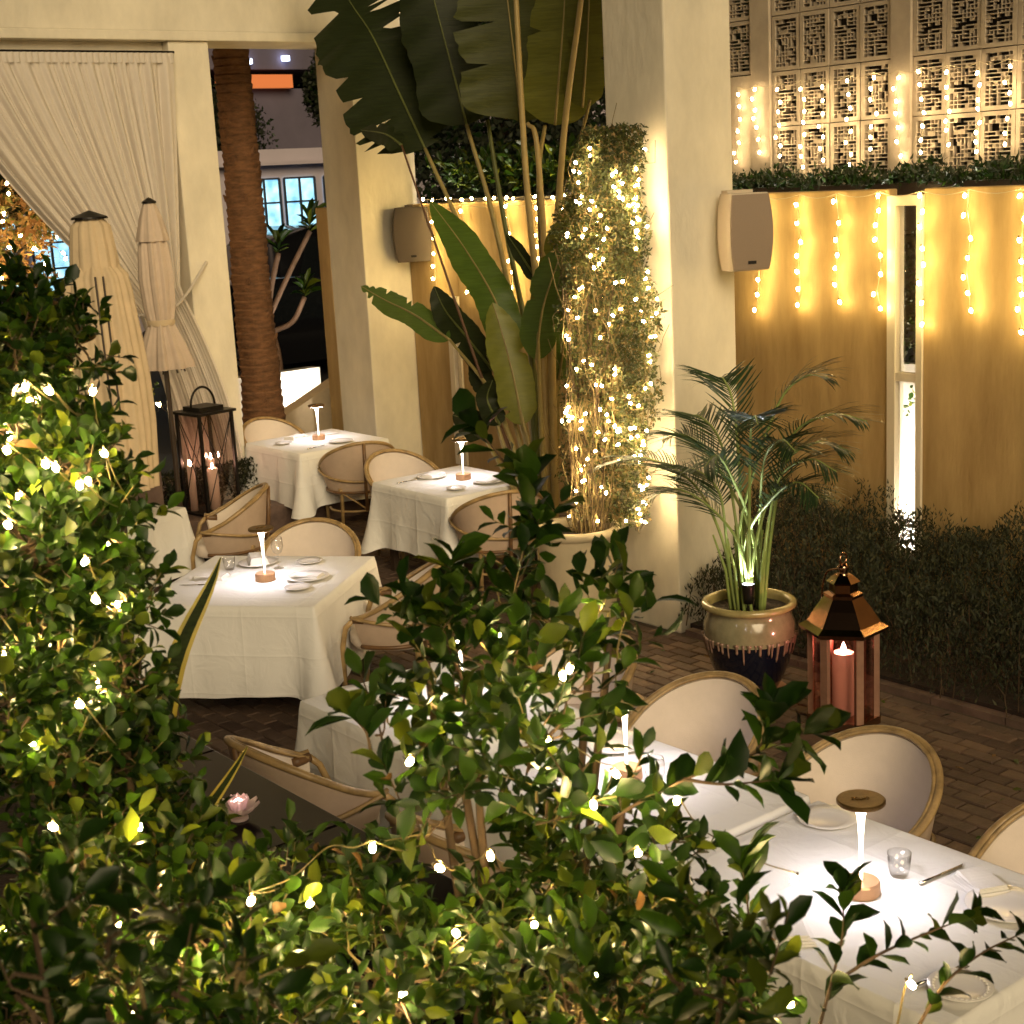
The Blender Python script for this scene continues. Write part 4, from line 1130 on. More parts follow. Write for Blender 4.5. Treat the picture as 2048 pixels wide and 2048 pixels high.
# black steel lantern on the colonnade step
st = MB(); st.box(5.9, 8.42, 12.14, 12.80, 0, 0.26, stoneclad)
tag(st.build('step'), 'low dark stone step in front of the curtain bay', 'step')
bl = thing('black_lantern', 'tall open black steel lantern with crossed rods and candles before the curtain', 'lantern', (6.30, 12.42, 0.262), R(8))
HW = 0.175
for sx in (-1, 1):
    for sy in (-1, 1):
        b = MB(); b.box(sx*HW-0.013, sx*HW+0.013, sy*HW-0.013, sy*HW+0.013, 0.02, 0.92, black_metal); b.build('corner_post', bl)
b = MB(); b.box(-HW-0.03, HW+0.03, -HW-0.03, HW+0.03, 0.0, 0.02, black_metal); b.build('base', bl)
b = MB(); b.box(-HW-0.035, HW+0.035, -HW-0.035, HW+0.035, 0.921, 0.945, black_metal); b.box(-0.13, 0.13, -0.13, 0.13, 0.946, 0.985, black_metal); b.build('roof', bl)
b = MB(); b.tube([(0.13*math.cos(R(a)), 0, 0.985+0.17*math.sin(R(a))) for a in range(0, 181, 12)], 0.011, black_metal, 8); b.build('handle', bl, smooth=True)
for k in range(4):
    M = Matrix.Rotation(R(90*k), 4, 'Z')
    for sg in (-1, 1):
        b = MB(); b.tube([M @ Vector((HW, -sg*HW, 0.03)), M @ Vector((HW, sg*HW, 0.92))], 0.0045, black_metal, 6); b.build('cross_rod', bl)
    b = MB(); b.box(HW-0.012, HW-0.009, -HW+0.013, HW-0.013, 0.02, 0.92, pane_m, M); b.build('pane', bl)
for (cx, cy, h, r) in ((0.02, -0.02, 0.40, 0.05), (-0.13, 0.10, 0.44, 0.035), (0.12, 0.13, 0.46, 0.035)):
    b = MB(); b.lathe([(0.0, 0.02), (r, 0.02), (r, h), (r*0.7, h+0.003), (0.0, h-0.01)], wax, 20, (cx, cy, 0)); c_ = b.build('candle', bl, smooth=True)
    b = MB(); b.lathe([(0.0, h-0.005), (0.011, h+0.012), (0.007, h+0.035), (0.0, h+0.055)], flame_b, 10, (cx, cy, 0)); b.build('flame', c_, smooth=True)

# lotus candle holder on the granite coping
lo = thing('lotus_candle_holder', 'pink glass lotus candle holder glowing on the dark granite ledge', 'candle holder', (2.37, 4.70, 0.906)); lo.scale = (0.95, 0.95, 0.95)
for ringi, (n_, L, tilt, z0) in enumerate(((10, 0.085, 20, 0.008), (8, 0.068, 45, 0.016), (6, 0.040, 52, 0.022))):
    for k in range(n_):
        a = 2*math.pi*k/n_ + ringi*0.3
        M = Matrix.Translation((0, 0, z0)) @ Matrix.Rotation(a, 4, 'Z') @ Matrix.Rotation(R(-tilt), 4, 'Y')
        rows = []
        for i in range(7):
            t = i/6; w_ = 0.030*math.sin(math.pi*(0.12+0.88*t)**0.9)*(1 if t < 1 else 0)
            rows.append([M @ Vector((0.012+L*t, w_*s, 0.012*s*s+0.02*t*t)) for s in (-1, -0.5, 0, 0.5, 1)])
        b = MB(); b.grid(rows, pink_glass); b.build('petal', lo, smooth=True)
b = MB(); b.lathe([(0.0, 0.0), (0.035, 0.0), (0.035, 0.008), (0.0, 0.010)], pink_glass, 20); b.build('base', lo, smooth=True)
b = MB(); b.lathe([(0.0, 0.012), (0.018, 0.012), (0.018, 0.028), (0.0, 0.028)], wax, 16); c_ = b.build('tealight', lo)
b = MB(); b.lathe([(0.0, 0.028), (0.013, 0.040), (0.010, 0.062), (0.0, 0.085)], emit('lotus_flame', (1.0, 0.62, 0.58), 420.0), 10); b.build('flame', c_, smooth=True)

# ================================================================ PARASOLS
def pleat(k, amp, tw=0.0):
    return lambda t, z: 1+amp*math.sin(k*t+tw*z)+0.35*amp*math.sin(2.7*k*t+3*z)
def parasol1():
    t = thing('parasol', 'closed cream parasol with pleated top vent rising above the left shrub', 'parasol', (4.36, 10.0, 0))
    b = MB(); b.tube([(0, 0, 0), (0, 0, 3.02)], 0.024, wood_dark, 10); b.build('pole', t)
    b = MB(); b.lathe([(0.0, 3.06), (0.03, 3.05), (0.12, 3.015), (0.125, 3.0), (0.0, 3.0)], black_metal, 24); b.build('finial_cap', t)
    b = MB(); b.lathe([(0.09, 3.0), (0.13, 2.95), (0.155, 2.75), (0.165, 2.60)], canvas_m, 96, mod=pleat(12, 0.05)); b.build('vent', t, smooth=True)
    b = MB(); b.lathe([(0.12, 2.72), (0.205, 2.62), (0.225, 2.5), (0.255, 2.2), (0.28, 1.9), (0.285, 1.6), (0.27, 1.3), (0.26, 1.12)], canvas_m, 140, mod=lambda t_, z: 1+0.06*math.sin(10*t_+1.2*z)+0.035*math.sin(23*t_+2*z)); b.build('canopy', t, smooth=True)
    for yy in (0.0, 0.05):
        b = MB(); b.tube([(-0.10+yy, -0.215-yy*0.3, 2.62), (-0.115+yy, -0.265-yy*0.3, 2.2), (-0.12+yy, -0.30-yy*0.3, 1.7)], 0.007, wood_dark, 6); b.build('tie_cord', t)
    for k in range(8):
        a = R(45*k); b = MB(); b.tube([(0.03*math.cos(a), 0.03*math.sin(a), 2.62), (0.10*math.cos(a), 0.10*math.sin(a), 1.9), (0.15*math.cos(a), 0.15*math.sin(a), 1.2)], 0.008, wood_dark, 6); b.build('rib', t)
    b = MB(); b.tube([(-0.03, -0.05, 2.5), (-0.035, -0.06, 1.3)], 0.004, canvas_m, 5); b.build('rope', t)
    b = MB(); b.lathe([(0.0, 0.0), (0.25, 0.0), (0.25, 0.06), (0.03, 0.09), (0.03, 0.3)], black_metal, 24); b.build('base', t)
def parasol2():
    t = thing('parasol', 'closed slim parasol tied at the waist, standing in front of the curtain', 'parasol', (5.70, 11.85, 0))
    b = MB(); b.tube([(0, 0, 0), (0, 0, 3.08)], 0.022, wood_dark, 10); b.build('pole', t)
    b = MB(); b.lathe([(0.0, 3.12), (0.02, 3.11), (0.06, 3.085), (0.06, 3.07), (0.0, 3.07)], black_metal, 20); b.build('finial_cap', t)
    b = MB(); b.lathe([(0.045, 3.08), (0.09, 2.95), (0.125, 2.80), (0.13, 2.76)], canvas_b, 80, mod=pleat(8, 0.06)); b.build('vent', t, smooth=True)
    b = MB(); b.lathe([(0.10, 2.78), (0.118, 2.70), (0.135, 2.45), (0.12, 2.2), (0.098, 2.09), (0.105, 2.06), (0.16, 1.92), (0.215, 1.76), (0.225, 1.70)], canvas_b, 120, mod=pleat(9, 0.11, 1.0)); b.build('canopy', t, smooth=True)
    b = MB(); b.lathe([(0.112, 2.11), (0.118, 2.09), (0.112, 2.06)], canvas_m, 32); b.build('tie_strap', t, smooth=True)
    for k in range(8):
        a = R(45*k+10); b = MB(); b.tube([(0.07*math.cos(a), 0.07*math.sin(a), 2.0), (0.16*math.cos(a), 0.16*math.sin(a), 1.66)], 0.008, wood_dark, 6); b.build('rib', t)
    b = MB(); b.lathe([(0.0, 0.0), (0.25, 0.0), (0.25, 0.06), (0.03, 0.09), (0.03, 0.3)], black_metal, 24); b.build('base', t)
parasol1(); parasol2()
# ================================================================ STRING LIGHTS
def bulb_mesh(name, m, r):
    b = MB(); b.lathe([(0.0, -r*1.5), (r*0.75, -r*1.1), (r, 0), (r*0.8, r*0.9), (r*0.4, r*1.3)], m, 10); b.lathe([(r*0.45, r*1.3), (r*0.45, r*2.6), (0, r*2.7)], wire_m, 6)
    return b.mesh(name, True)
BW = bulb_mesh('bulb', bulb_wall, 0.012)
BG = bulb_mesh('bulb', bulb_bush, 0.0058)
BS = bulb_mesh('bulb', bulb_screen, 0.0105)
BV = bulb_mesh('bulb', bulb_vine, 0.0085)
def place_bulbs(t, pts, me, tilt=0.0):
    for p in pts:
        o = link('bulb', me, t, p)
        if tilt: o.rotation_euler = (random.uniform(-tilt, tilt), random.uniform(-tilt, tilt), 0)
def curtain_lights(label, x, strands, ztop, zlo, step, hw, me=None):
    t = thing('string_lights', label, 'string lights', (0, 0, 0), group='warm string lights')
    w = MB(); ys = sorted(strands)
    top = []
    for a, b2 in zip(ys[:-1], ys[1:]):
        for k in range(6):
            u = k/6; top.append((x, a+(b2-a)*u, ztop-0.03*math.sin(math.pi*u)))
    top.append((x, ys[-1], ztop))
    if len(top) > 2: w.tube(top, 0.003, wire_w, 5)
    pts = []
    for y in ys:
        z = ztop-random.uniform(0.0, 0.06); lo = zlo+random.uniform(-0.06, 0.06)
        path = [(x, y, ztop)]
        k = 0
        while z > lo:
            yy = y+random.uniform(-0.035, 0.035)
            pts.append((x-random.uniform(0.0, 0.03), yy, z-0.02)); path.append((x, (y+yy)/2, z+0.01)); z -= step*random.uniform(0.75, 1.25)
        w.tube(path, 0.0022, wire_w, 4)
    w.build('wire', t)
    place_bulbs(t, pts, me or BW, 0.5)
    return t
curtain_lights('warm icicle lights hanging on the ochre wall at right', 8.93, OCHRE_STRANDS+[5.40, 5.0], 2.89, 1.97, 0.125, 0)
curtain_lights('warm icicle lights hanging on the ochre wall behind the fan palm', 8.93, OCHRE_STRANDS_FAR+[9.9, 9.45], 2.89, 2.0, 0.13, 0)
curtain_lights('warm icicle lights over the perforated screen panels', 9.66, SCREEN_STRANDS+[6.1, 5.85, 5.6], 3.76, 3.14, 0.085, 0, BS)
# a straight run along the wall top behind the fan palm
t = thing('string_lights', 'row of warm bulbs along the top of the ochre wall behind the fan palm', 'string lights', group='warm string lights')
pts = [(8.97+random.uniform(-.02, .02), 12.5-0.16*k+random.uniform(-.05, .05), 2.925+random.uniform(0, 0.03)) for k in range(18)]
b = MB(); b.tube(pts, 0.003, wire_w, 4); b.build('wire', t); place_bulbs(t, pts, BW, 1.2)

def bush_lights(label, pts, me, order=True):
    t = thing('string_lights', label, 'string lights', group='warm string lights')
    pts = [Vector(p) for p in pts]
    w = MB(); rem = pts[1:]; cur = pts[0]
    while rem:
        nx = min(rem, key=lambda p: (p-cur).length); rem.remove(nx)
        back = Vector((0.16, 0.20, 0))
        mid = (cur+nx)/2 + back + Vector((random.uniform(-.03, .03), random.uniform(-.03, .03), random.uniform(-.14, -.05)))
        w.tube(smoothpath([cur+Vector((0, 0, 0.015)), cur.lerp(mid, 0.5)+Vector((0, 0, -0.01)), mid, nx.lerp(mid, 0.4), nx+Vector((0, 0, 0.015))], 4), 0.0014, wire_m, 5)
        cur = nx
    w.build('wire', t, smooth=True)
    place_bulbs(t, pts, me, 1.0)
    return t
def inside(clumps, n):  # extra unseen bulbs in the clumps, added to light inner foliage
    out = []
    for k in range(n):
        c, r = clumps[k % len(clumps)]
        u = unit(1)[0]; u[:2] = -abs(u[:2])*0.8
        out.append(tuple(np.array(c)+u*r*random.uniform(0.45, 0.8)))
    return out
LEFT_BULBS = LEFT_BULBS+inside(LEFT_CLUMPS, 10); BOTTOM_BULBS = BOTTOM_BULBS+inside(BOTTOM_CLUMPS, 14); CENTRE_BULBS = CENTRE_BULBS+inside(CENTRE_CLUMPS[3:13], 5)
bush_lights('warm fairy lights wound through the tall left shrub', LEFT_BULBS, BG)
bush_lights('warm fairy lights in the low foreground hedge', BOTTOM_BULBS, BG)
bush_lights('warm fairy lights in the central foreground shrub', CENTRE_BULBS, BG)
t = thing('string_lights', 'single warm bulb lighting the leaf spray at bottom right', 'string lights', tuple(RIGHT_BULBS[0]), group='warm string lights')
place_bulbs(t, [(0, 0, 0)], BG, 1.0)
b = MB(); b.tube(smoothpath([(0, 0, 0.02), (0.02, 0.03, -0.03), (0.0, 0.05, -0.15), (-0.1, 0.1, -0.3)], 5), 0.0022, wire_m, 5); b.build('wire', t)

# ================================================================ SHRUBS
cam_np = np.array([0, 0, 3.15])
ALLB = np.array(LEFT_BULBS+BOTTOM_BULBS+CENTRE_BULBS+RIGHT_BULBS)
def shrub(name, label, clumps, n_per, size, wr, weights, foot, n_parts=180, cat='shrub', inner=0.35, per=6, sprigs=()):
    t = thing(name, label, cat, foot)
    off = np.array(foot)
    S_, D_, L_ = [], [], []
    tw = MB()
    for (c, r) in clumps:
        c = np.array(c)
        n = max(6, int(n_per*(r/0.12)**2))
        u = unit(n)
        u[:, 2] = u[:, 2]*0.9+0.15
        rad = r*(inner+(1-inner)*rng.random(n)**0.6)*0.80
        st = c+u*rad[:, None]
        dr = u*0.7+np.array([0, 0, 0.35])+rng.normal(size=(n, 3))*0.35
        for k in range(n):
            S_.append(st[k]); D_.append(dr[k]); L_.append(size*random.uniform(1.0, 1.9))
            if k % 2 == 0:
                d = dr[k]/np.linalg.norm(dr[k]); e = st[k]+d*L_[-1]; q = c+(st[k]-c)*random.uniform(0.0, 0.4)+rng.normal(size=3)*0.02
                tw.tube([q-off, (q+st[k])/2-off+rng.normal(size=3)*0.008, st[k]-off, e-off], [0.0032, 0.0026, 0.0018, 0.001], bark if random.random() < 0.7 else straw, 4, False)
    P, Dd, Nn, Ls, Ws = twig_leaves(S_, D_, L_, per, size, wr)
    for path in sprigs:
        pp = smoothpath(path, 6)
        tw.tube([Vector(p)-Vector(foot) for p in pp], [0.0040*(1-0.7*i/(len(pp)-1)) for i in range(len(pp))], bark, 5, False)
        a = []
        for i in range(2, len(pp)):
            d = (pp[i]-pp[i-1]).normalized()
            a.append((np.array(pp[i]), np.array(d)))
        s2 = [x[0] for x in a]; d2 = [x[1] for x in a]
        q = twig_leaves(s2, d2, [0.02]*len(a), 1, size*1.45, wr*1.05, spread=1.0)
        q2 = twig_leaves([np.array(pp[-1])-d2[-1]*0.02], [d2[-1]], [0.03], 4, size*1.4, wr)
        P, Dd, Nn, Ls, Ws = [np.concatenate(z) for z in zip((P, Dd, Nn, Ls, Ws), q, q2)]
    dB = np.sqrt(((P[:, None, :]-ALLB[None])**2).sum(2)).min(1)
    keep = dB > 0.028
    P, Dd, Nn, Ls, Ws = P[keep], Dd[keep], Nn[keep], Ls[keep], Ws[keep]
    mi = rng.choice(5, size=len(P), p=weights)
    # the nearest leaves are separate pieces
    dist = np.linalg.norm(P-cam_np, axis=1)
    idx = np.argsort(dist)[:n_parts]
    rest_ = np.setdiff1d(np.arange(len(P)), idx)
    X, Y, Z = frames(Dd[idx], Nn[idx])
    for k, i in enumerate(idx):
        M = Matrix.Identity(4)
        for a in range(3):
            M[a][0] = X[k][a]*Ws[i]; M[a][1] = Y[k][a]*Ls[i]; M[a][2] = Z[k][a]*Ls[i]; M[a][3] = P[i][a]-off[a]
        link('leaf', LEAF_MESH[mi[i]][k % 3], t, M=M)
    leaf_batch('foliage', P[rest_]-off, Dd[rest_], Nn[rest_], Ls[rest_], Ws[rest_], LEAFS, mi[rest_], t)
    tw.build('twigs', t, kind='stuff')
    # main stems
    for (c, r) in clumps[::3]:
        c = np.array(c); b = MB()
        f0 = np.array([foot[0]+(c[0]-foot[0])*0.3, foot[1]+(c[1]-foot[1])*0.3, foot[2]])
        b.tube(smoothpath([f0-off, (f0*0.5+c*0.5)-off+rng.normal(size=3)*0.03, c-off], 5), ([0.014]*6+[0.009]*4+[0.006]) if cat != 'branch' else 0.0035, bark, 7); b.build('stem', t, smooth=True)
    return t
shrub('clipped_shrub', 'tall dense green shrub with fairy lights at the left edge', LEFT_CLUMPS, 84, 0.040, 0.58, [0.44, 0.36, 0.15, 0.045, 0.005], (1.25, 2.95, 0.89), 200, per=7)
shrub('foreground_hedge', 'low leafy foreground hedge along the bottom edge, lit by fairy lights', BOTTOM_CLUMPS, 66, 0.047, 0.52, [0.38, 0.36, 0.20, 0.05, 0.01], (1.75, 2.35, 0.89), 240, cat='hedge', per=6)
shrub('broadleaf_shrub', 'upright broad-leaved shrub in the centre foreground', CENTRE_CLUMPS, 24, 0.064, 0.50, [0.50, 0.34, 0.12, 0.035, 0.005], (1.80, 2.30, 0.89), 240, per=6, sprigs=SPRIGS[:3]+SPRIGS[6:9]+SPRIGS[9:11])
shrub('leaf_spray', 'open spray of broad leaves over the nearest table', [((1.98, 1.66, 1.40), 0.05)], 8, 0.046, 0.5, [0.50, 0.36, 0.10, 0.04, 0.0], (2.02, 1.68, 0.89), 120, per=5, sprigs=SPRIGS[3:6])

shrub('near_branch', 'out-of-focus dark branch close to the camera at bottom left', [((0.576, 1.719, 2.29), 0.058), ((0.622, 1.611, 2.27), 0.05), ((0.73, 1.65, 2.25), 0.04), ((0.511, 1.564, 2.26), 0.066), ((0.64, 1.518, 2.22), 0.055), ((0.768, 1.598, 2.17), 0.04)], 22, 0.046, 0.5, [0.75, 0.22, 0.03, 0.0, 0.0], (0.7, 1.75, 0.89), 120, cat='branch', per=4, inner=0.1)
shrub('olive_branch', 'olive green branch with long leaves near the bottom centre', [((1.41, 1.429, 1.99), 0.069), ((1.48, 1.369, 1.97), 0.062), ((1.307, 1.379, 1.98), 0.059), ((1.537, 1.464, 2.005), 0.048)], 20, 0.060, 0.42, [0.45, 0.2, 0.35, 0.0, 0.0], (1.5, 1.55, 0.89), 120, cat='branch', per=5, inner=0.1)
# snake plant in the left shrub: long banded leaf
sn = thing('snake_plant', 'tall yellow-edged snake plant leaves rising beside the left shrub', 'plant', (1.29, 3.06, 0.89))
sn_y = mat('snake_edge', (0.42, 0.34, 0.05), 0.4, transl=0.2); sn_g = mat('snake_band', (0.016, 0.026, 0.006), 0.7, spec=0.15, noise=0.6, nscale=40, stretch=(1, 1, 3))
def blade(p0, p1, p2, wd):
    pa = smoothpath([p0, p1, p2], 10); rows = []; n = len(pa)
    for i, p in enumerate(pa):
        u = i/(n-1); w_ = wd*(0.75+0.5*u)*(1-u**3.0)**0.8+0.0015
        d = (pa[min(i+1, n-1)]-pa[max(i-1, 0)]).normalized(); s_ = d.cross(Vector((0.55, 0.8, 0.1))).normalized()
        rows.append((p, s_, w_))
    b = MB()
    o_ = Vector(sn.location)
    b.grid([[r_[0]-o_+r_[1]*r_[2]*k+Vector((-0.6, -0.8, 0))*(0.006*(1-k*k)) for k in (-0.58, 0, 0.58)] for r_ in rows], sn_g); L = b.build('leaf', sn, smooth=True)
    for sg in (-1, 1):
        b = MB(); b.grid([[r_[0]-o_+r_[1]*r_[2]*k*sg+Vector((-0.6, -0.8, 0))*0.004 for k in (0.56, 1.0)] for r_ in rows], sn_y); b.build('leaf_edge', L, smooth=True)
blade(Vector((1.30, 3.06, 0.9)), Vector((1.36, 3.03, 1.95)), Vector((1.530, 3.000, 2.345)), 0.026)
blade(Vector((1.28, 3.07, 0.9)), Vector((1.30, 3.02, 1.55)), Vector((1.50, 2.90, 1.93)), 0.020)
blade(Vector((1.32, 3.04, 0.9)), Vector((1.33, 3.00, 1.45)), Vector((1.42, 2.93, 1.79)), 0.018)

# ---- generic fine foliage
_ST = np.array([(-.5, .3, .02), (0, 0, 0), (.5, .3, .02), (0, 1, -.05)], float); _SF = [(1, 2, 3), (1, 3, 0)]
def fine(name, P, up, size, wr, mats, wts, parent, spread=0.7):
    n = len(P); Dd = unit(n)*spread+np.array(up); Nn = unit(n)
    L = size*rng.uniform(0.6, 1.25, n)
    return leaf_batch(name, P, Dd, Nn, L, L*wr, mats, rng.choice(len(mats), size=n, p=wts), parent, _ST, _SF)

# rosemary-like hedge under the ochre wall
hd = thing('low_hedge', 'dark rosemary hedge between brick paving and the ochre wall', 'hedge', (8.0, 5.0, 0.07))
n = 70000
hx = rng.uniform(7.0, 8.94, n); hy = rng.uniform(1.2, 7.10, n)
far_ = rng.random(3000); hx = np.concatenate([hx, 7.75+1.2*far_]); hy = np.concatenate([hy, rng.uniform(7.1, 7.9, 3000)])
n = len(hx)
clx = rng.uniform(7.1, 8.95, 260); cly = rng.uniform(1.2, 7.9, 260); clh = rng.uniform(0.05, 0.30, 260)
d2 = ((hx[:, None]-clx)**2+(hy[:, None]-cly)**2)
top = (0.28+0.20*(hx-7.0)/1.9)*np.clip((hx-6.94)/0.16, 0.3, 1)+(clh*np.exp(-d2/0.014)).max(1)
top += 0.42*np.exp(-((hx-7.95)**2+(hy-6.95)**2)/0.10)
hz = top*rng.random(n)**0.40
fine('foliage', np.stack([hx-8.0, hy-5.0, hz], 1), (0, 0, 0.9), 0.040, 0.30, HEDGE, [0.5, 0.36, 0.14], hd)
b = MB()
for k in range(420):
    i = random.randrange(n); x, y = hx[i]-8, hy[i]-5
    b.tube([(x, y, 0), (x+random.uniform(-.03, .03), y+random.uniform(-.03, .03), top[i]*0.7), (x+random.uniform(-.06, .06), y+random.uniform(-.06, .06), top[i]*1.05)], [0.004, 0.003, 0.001], bark, 4, False)
b.build('stems', hd, kind='stuff')
ii = rng.integers(0, n, 1500)
P, Dd, Nn, Ls, Ws = twig_leaves([np.array([hx[i]-8, hy[i]-5, top[i]*0.72]) for i in ii], [np.array([random.gauss(0, .25), random.gauss(0, .25), 1.0]) for i in ii], [0.13]*1500, 9, 0.045, 0.28, spread=0.8)
leaf_batch('shoots', P, Dd, Nn, Ls, Ws, HEDGE, rng.choice(3, size=len(P), p=[.4, .4, .2]), hd)

# trailing hedge on top of the ochre wall
tr = thing('planter_box', 'dark trough on top of the ochre wall', 'planter', (9.4, 7.4, 2.6))
b = MB(); b.box(-0.15, 0.26, -6.0, 5.0, 0.0, 0.34, wood_dark); b.build('box', tr)
wh = thing('wall_top_hedge', 'dark trailing hedge along the top of the ochre wall below the screens', 'hedge', (9.4, 7.4, 2.94))
n = 9000; y = rng.uniform(-3.2, 1.9, n); xx = rng.uniform(-0.20, 0.20, n)
z = (0.09+0.05*np.sin(y*9)+0.04*np.sin(y*23+1)+0.03*np.sin(y*41))*rng.random(n)**0.6-0.02
fine('foliage', np.stack([xx, y, z], 1), (-0.2, 0, 0.3), 0.055, 0.42, [L_DK, HEDGE[1], L_MD], [0.45, 0.4, 0.15], wh, 1.0)
ss = thing('wall_top_shrub', 'leafy green shrub above the ochre wall behind the fan palm', 'shrub', (9.45, 12.2, 2.94))
P, Dd, Nn, Ls, Ws = twig_leaves([np.array([random.uniform(-.2, .2), random.uniform(-2.2, 0.6), random.uniform(0, 0.22)]) for _ in range(110)], [np.array([random.gauss(-.2, .5), random.gauss(0, .5), 0.9]) for _ in range(110)], [0.25]*110, 8, 0.12, 0.42)
leaf_batch('foliage', P, Dd, Nn, Ls, Ws, LEAFS, rng.choice(5, size=len(P), p=[.35, .35, .2, .1, 0]), ss)
# climber seen through the slot window
cl = thing('climber', 'leafy climber behind the upper half of the slot window', 'plant', (9.5, 6.75, 1.6))
P = np.stack([rng.uniform(-.12, .2, 2600), rng.uniform(-.7, .7, 2600), rng.uniform(0.0, 1.3, 2600)], 1)
fine('foliage', P, (-0.3, 0, -0.2), 0.055, 0.6, [L_DK, HEDGE[2], L_MD], [0.4, 0.4, 0.2], cl, 1.0)
P, Dd, Nn, Ls, Ws = twig_leaves([np.array([random.uniform(-.25, -.05), random.uniform(-.25, .25), random.uniform(-0.32, 0.0)]) for _ in range(14)], [np.array([random.gauss(-.1, .4), random.gauss(0, .5), -0.8]) for _ in range(14)], [0.15]*14, 5, 0.06, 0.6)
leaf_batch('hanging_leaves', P, Dd, Nn, Ls, Ws, LEAFS, rng.choice(5, size=len(P), p=[.1, .35, .25, .3, 0]), cl)

# ---- lit vine on the pillar
vn = thing('climbing_vine', 'dense twiggy climbing vine covered in fairy lights against the pillar', 'vine', (6.85, 7.6, 0.70))
def vine_pts(n, zlo=0.0, zhi=2.72, front=False):
    z = zlo+(zhi-zlo)*rng.random(n)
    taper = np.clip((z-1.9)/0.85, 0, 1)**1.4
    ay = 0.40-0.10*np.clip(0.7-z, 0, 1)-0.20*taper; ax = 0.20-0.05*taper
    cy_ = -0.06-0.16*taper+0.03*np.sin(z*3)
    ph = rng.uniform(0, 2*np.pi, n)
    if front: ph = R(232)+rng.uniform(-1.45, 1.45, n)
    lump = 1+0.13*np.sin(3*ph+4.1*z)+0.10*np.sin(5*ph-7.3*z+1)+0.07*np.sin(11*z+2*ph)
    rad = lump*(np.ones(n) if front else np.sqrt(rng.random(n))**0.7)
    return np.stack([np.minimum(0.19, ax*np.cos(ph)*rad-0.02), cy_+ay*np.sin(ph)*rad, z], 1)
nlf = 32000; P = vine_pts(nlf, 0.10)
# thinner growth towards the foot, leafy towards the top
P = P[rng.random(nlf) < np.clip(0.48+0.32*P[:, 2], 0.1, 1.0)]
wl = 0.35
fine('foliage', P, (0, 0, -0.1), 0.034, 0.50, VINE, [0.40, 0.44, 0.16], vn, 1.0)
b = MB()
for k in range(420):
    a = vine_pts(1)[0]; a[2] *= 0.92
    q = [a]
    for s_ in range(3):
        nx = q[-1]+np.array([random.gauss(0, 0.025), random.gauss(0, 0.045), random.uniform(-0.02, 0.14)]); q.append(nx)
    b.tube(q, 0.0022, straw, 4, False)
for k in range(95):
    y0 = random.uniform(-0.2, 0.2); x0 = random.uniform(-0.15, 0.05)-0.1
    q = [np.array([x0*0.5-0.10, y0*0.8, 0.0])]
    for s_ in range(12):
        nx = q[-1]+np.array([random.gauss(0.006, 0.02), random.gauss(0, 0.03), random.uniform(0.08, 0.20)]); nx[1] = max(-0.38, min(0.36, nx[1])); nx[0] = min(0.14, nx[0]); q.append(nx)
    b.tube(q, 0.0034, straw if random.random() < 0.7 else bark, 4, False)
b.build('twigs', vn, kind='stuff')
P = vine_pts(150, 0.10, 2.6, True)
vp_ = [(6.85+p[0]-random.uniform(0.0, 0.05), 7.6+p[1], 0.70+p[2]) for p in P]
t = thing('string_lights', 'thick net of warm fairy lights wrapped over the climbing vine', 'string lights', group='warm string lights')
srt = sorted(vp_, key=lambda p: (round(p[2]/0.25), p[1] if int(round(p[2]/0.25)) % 2 else -p[1]))
b = MB(); b.tube(srt, 0.002, wire_m, 4, False); b.build('wire', t)
place_bulbs(t, vp_, BV, 1.2)

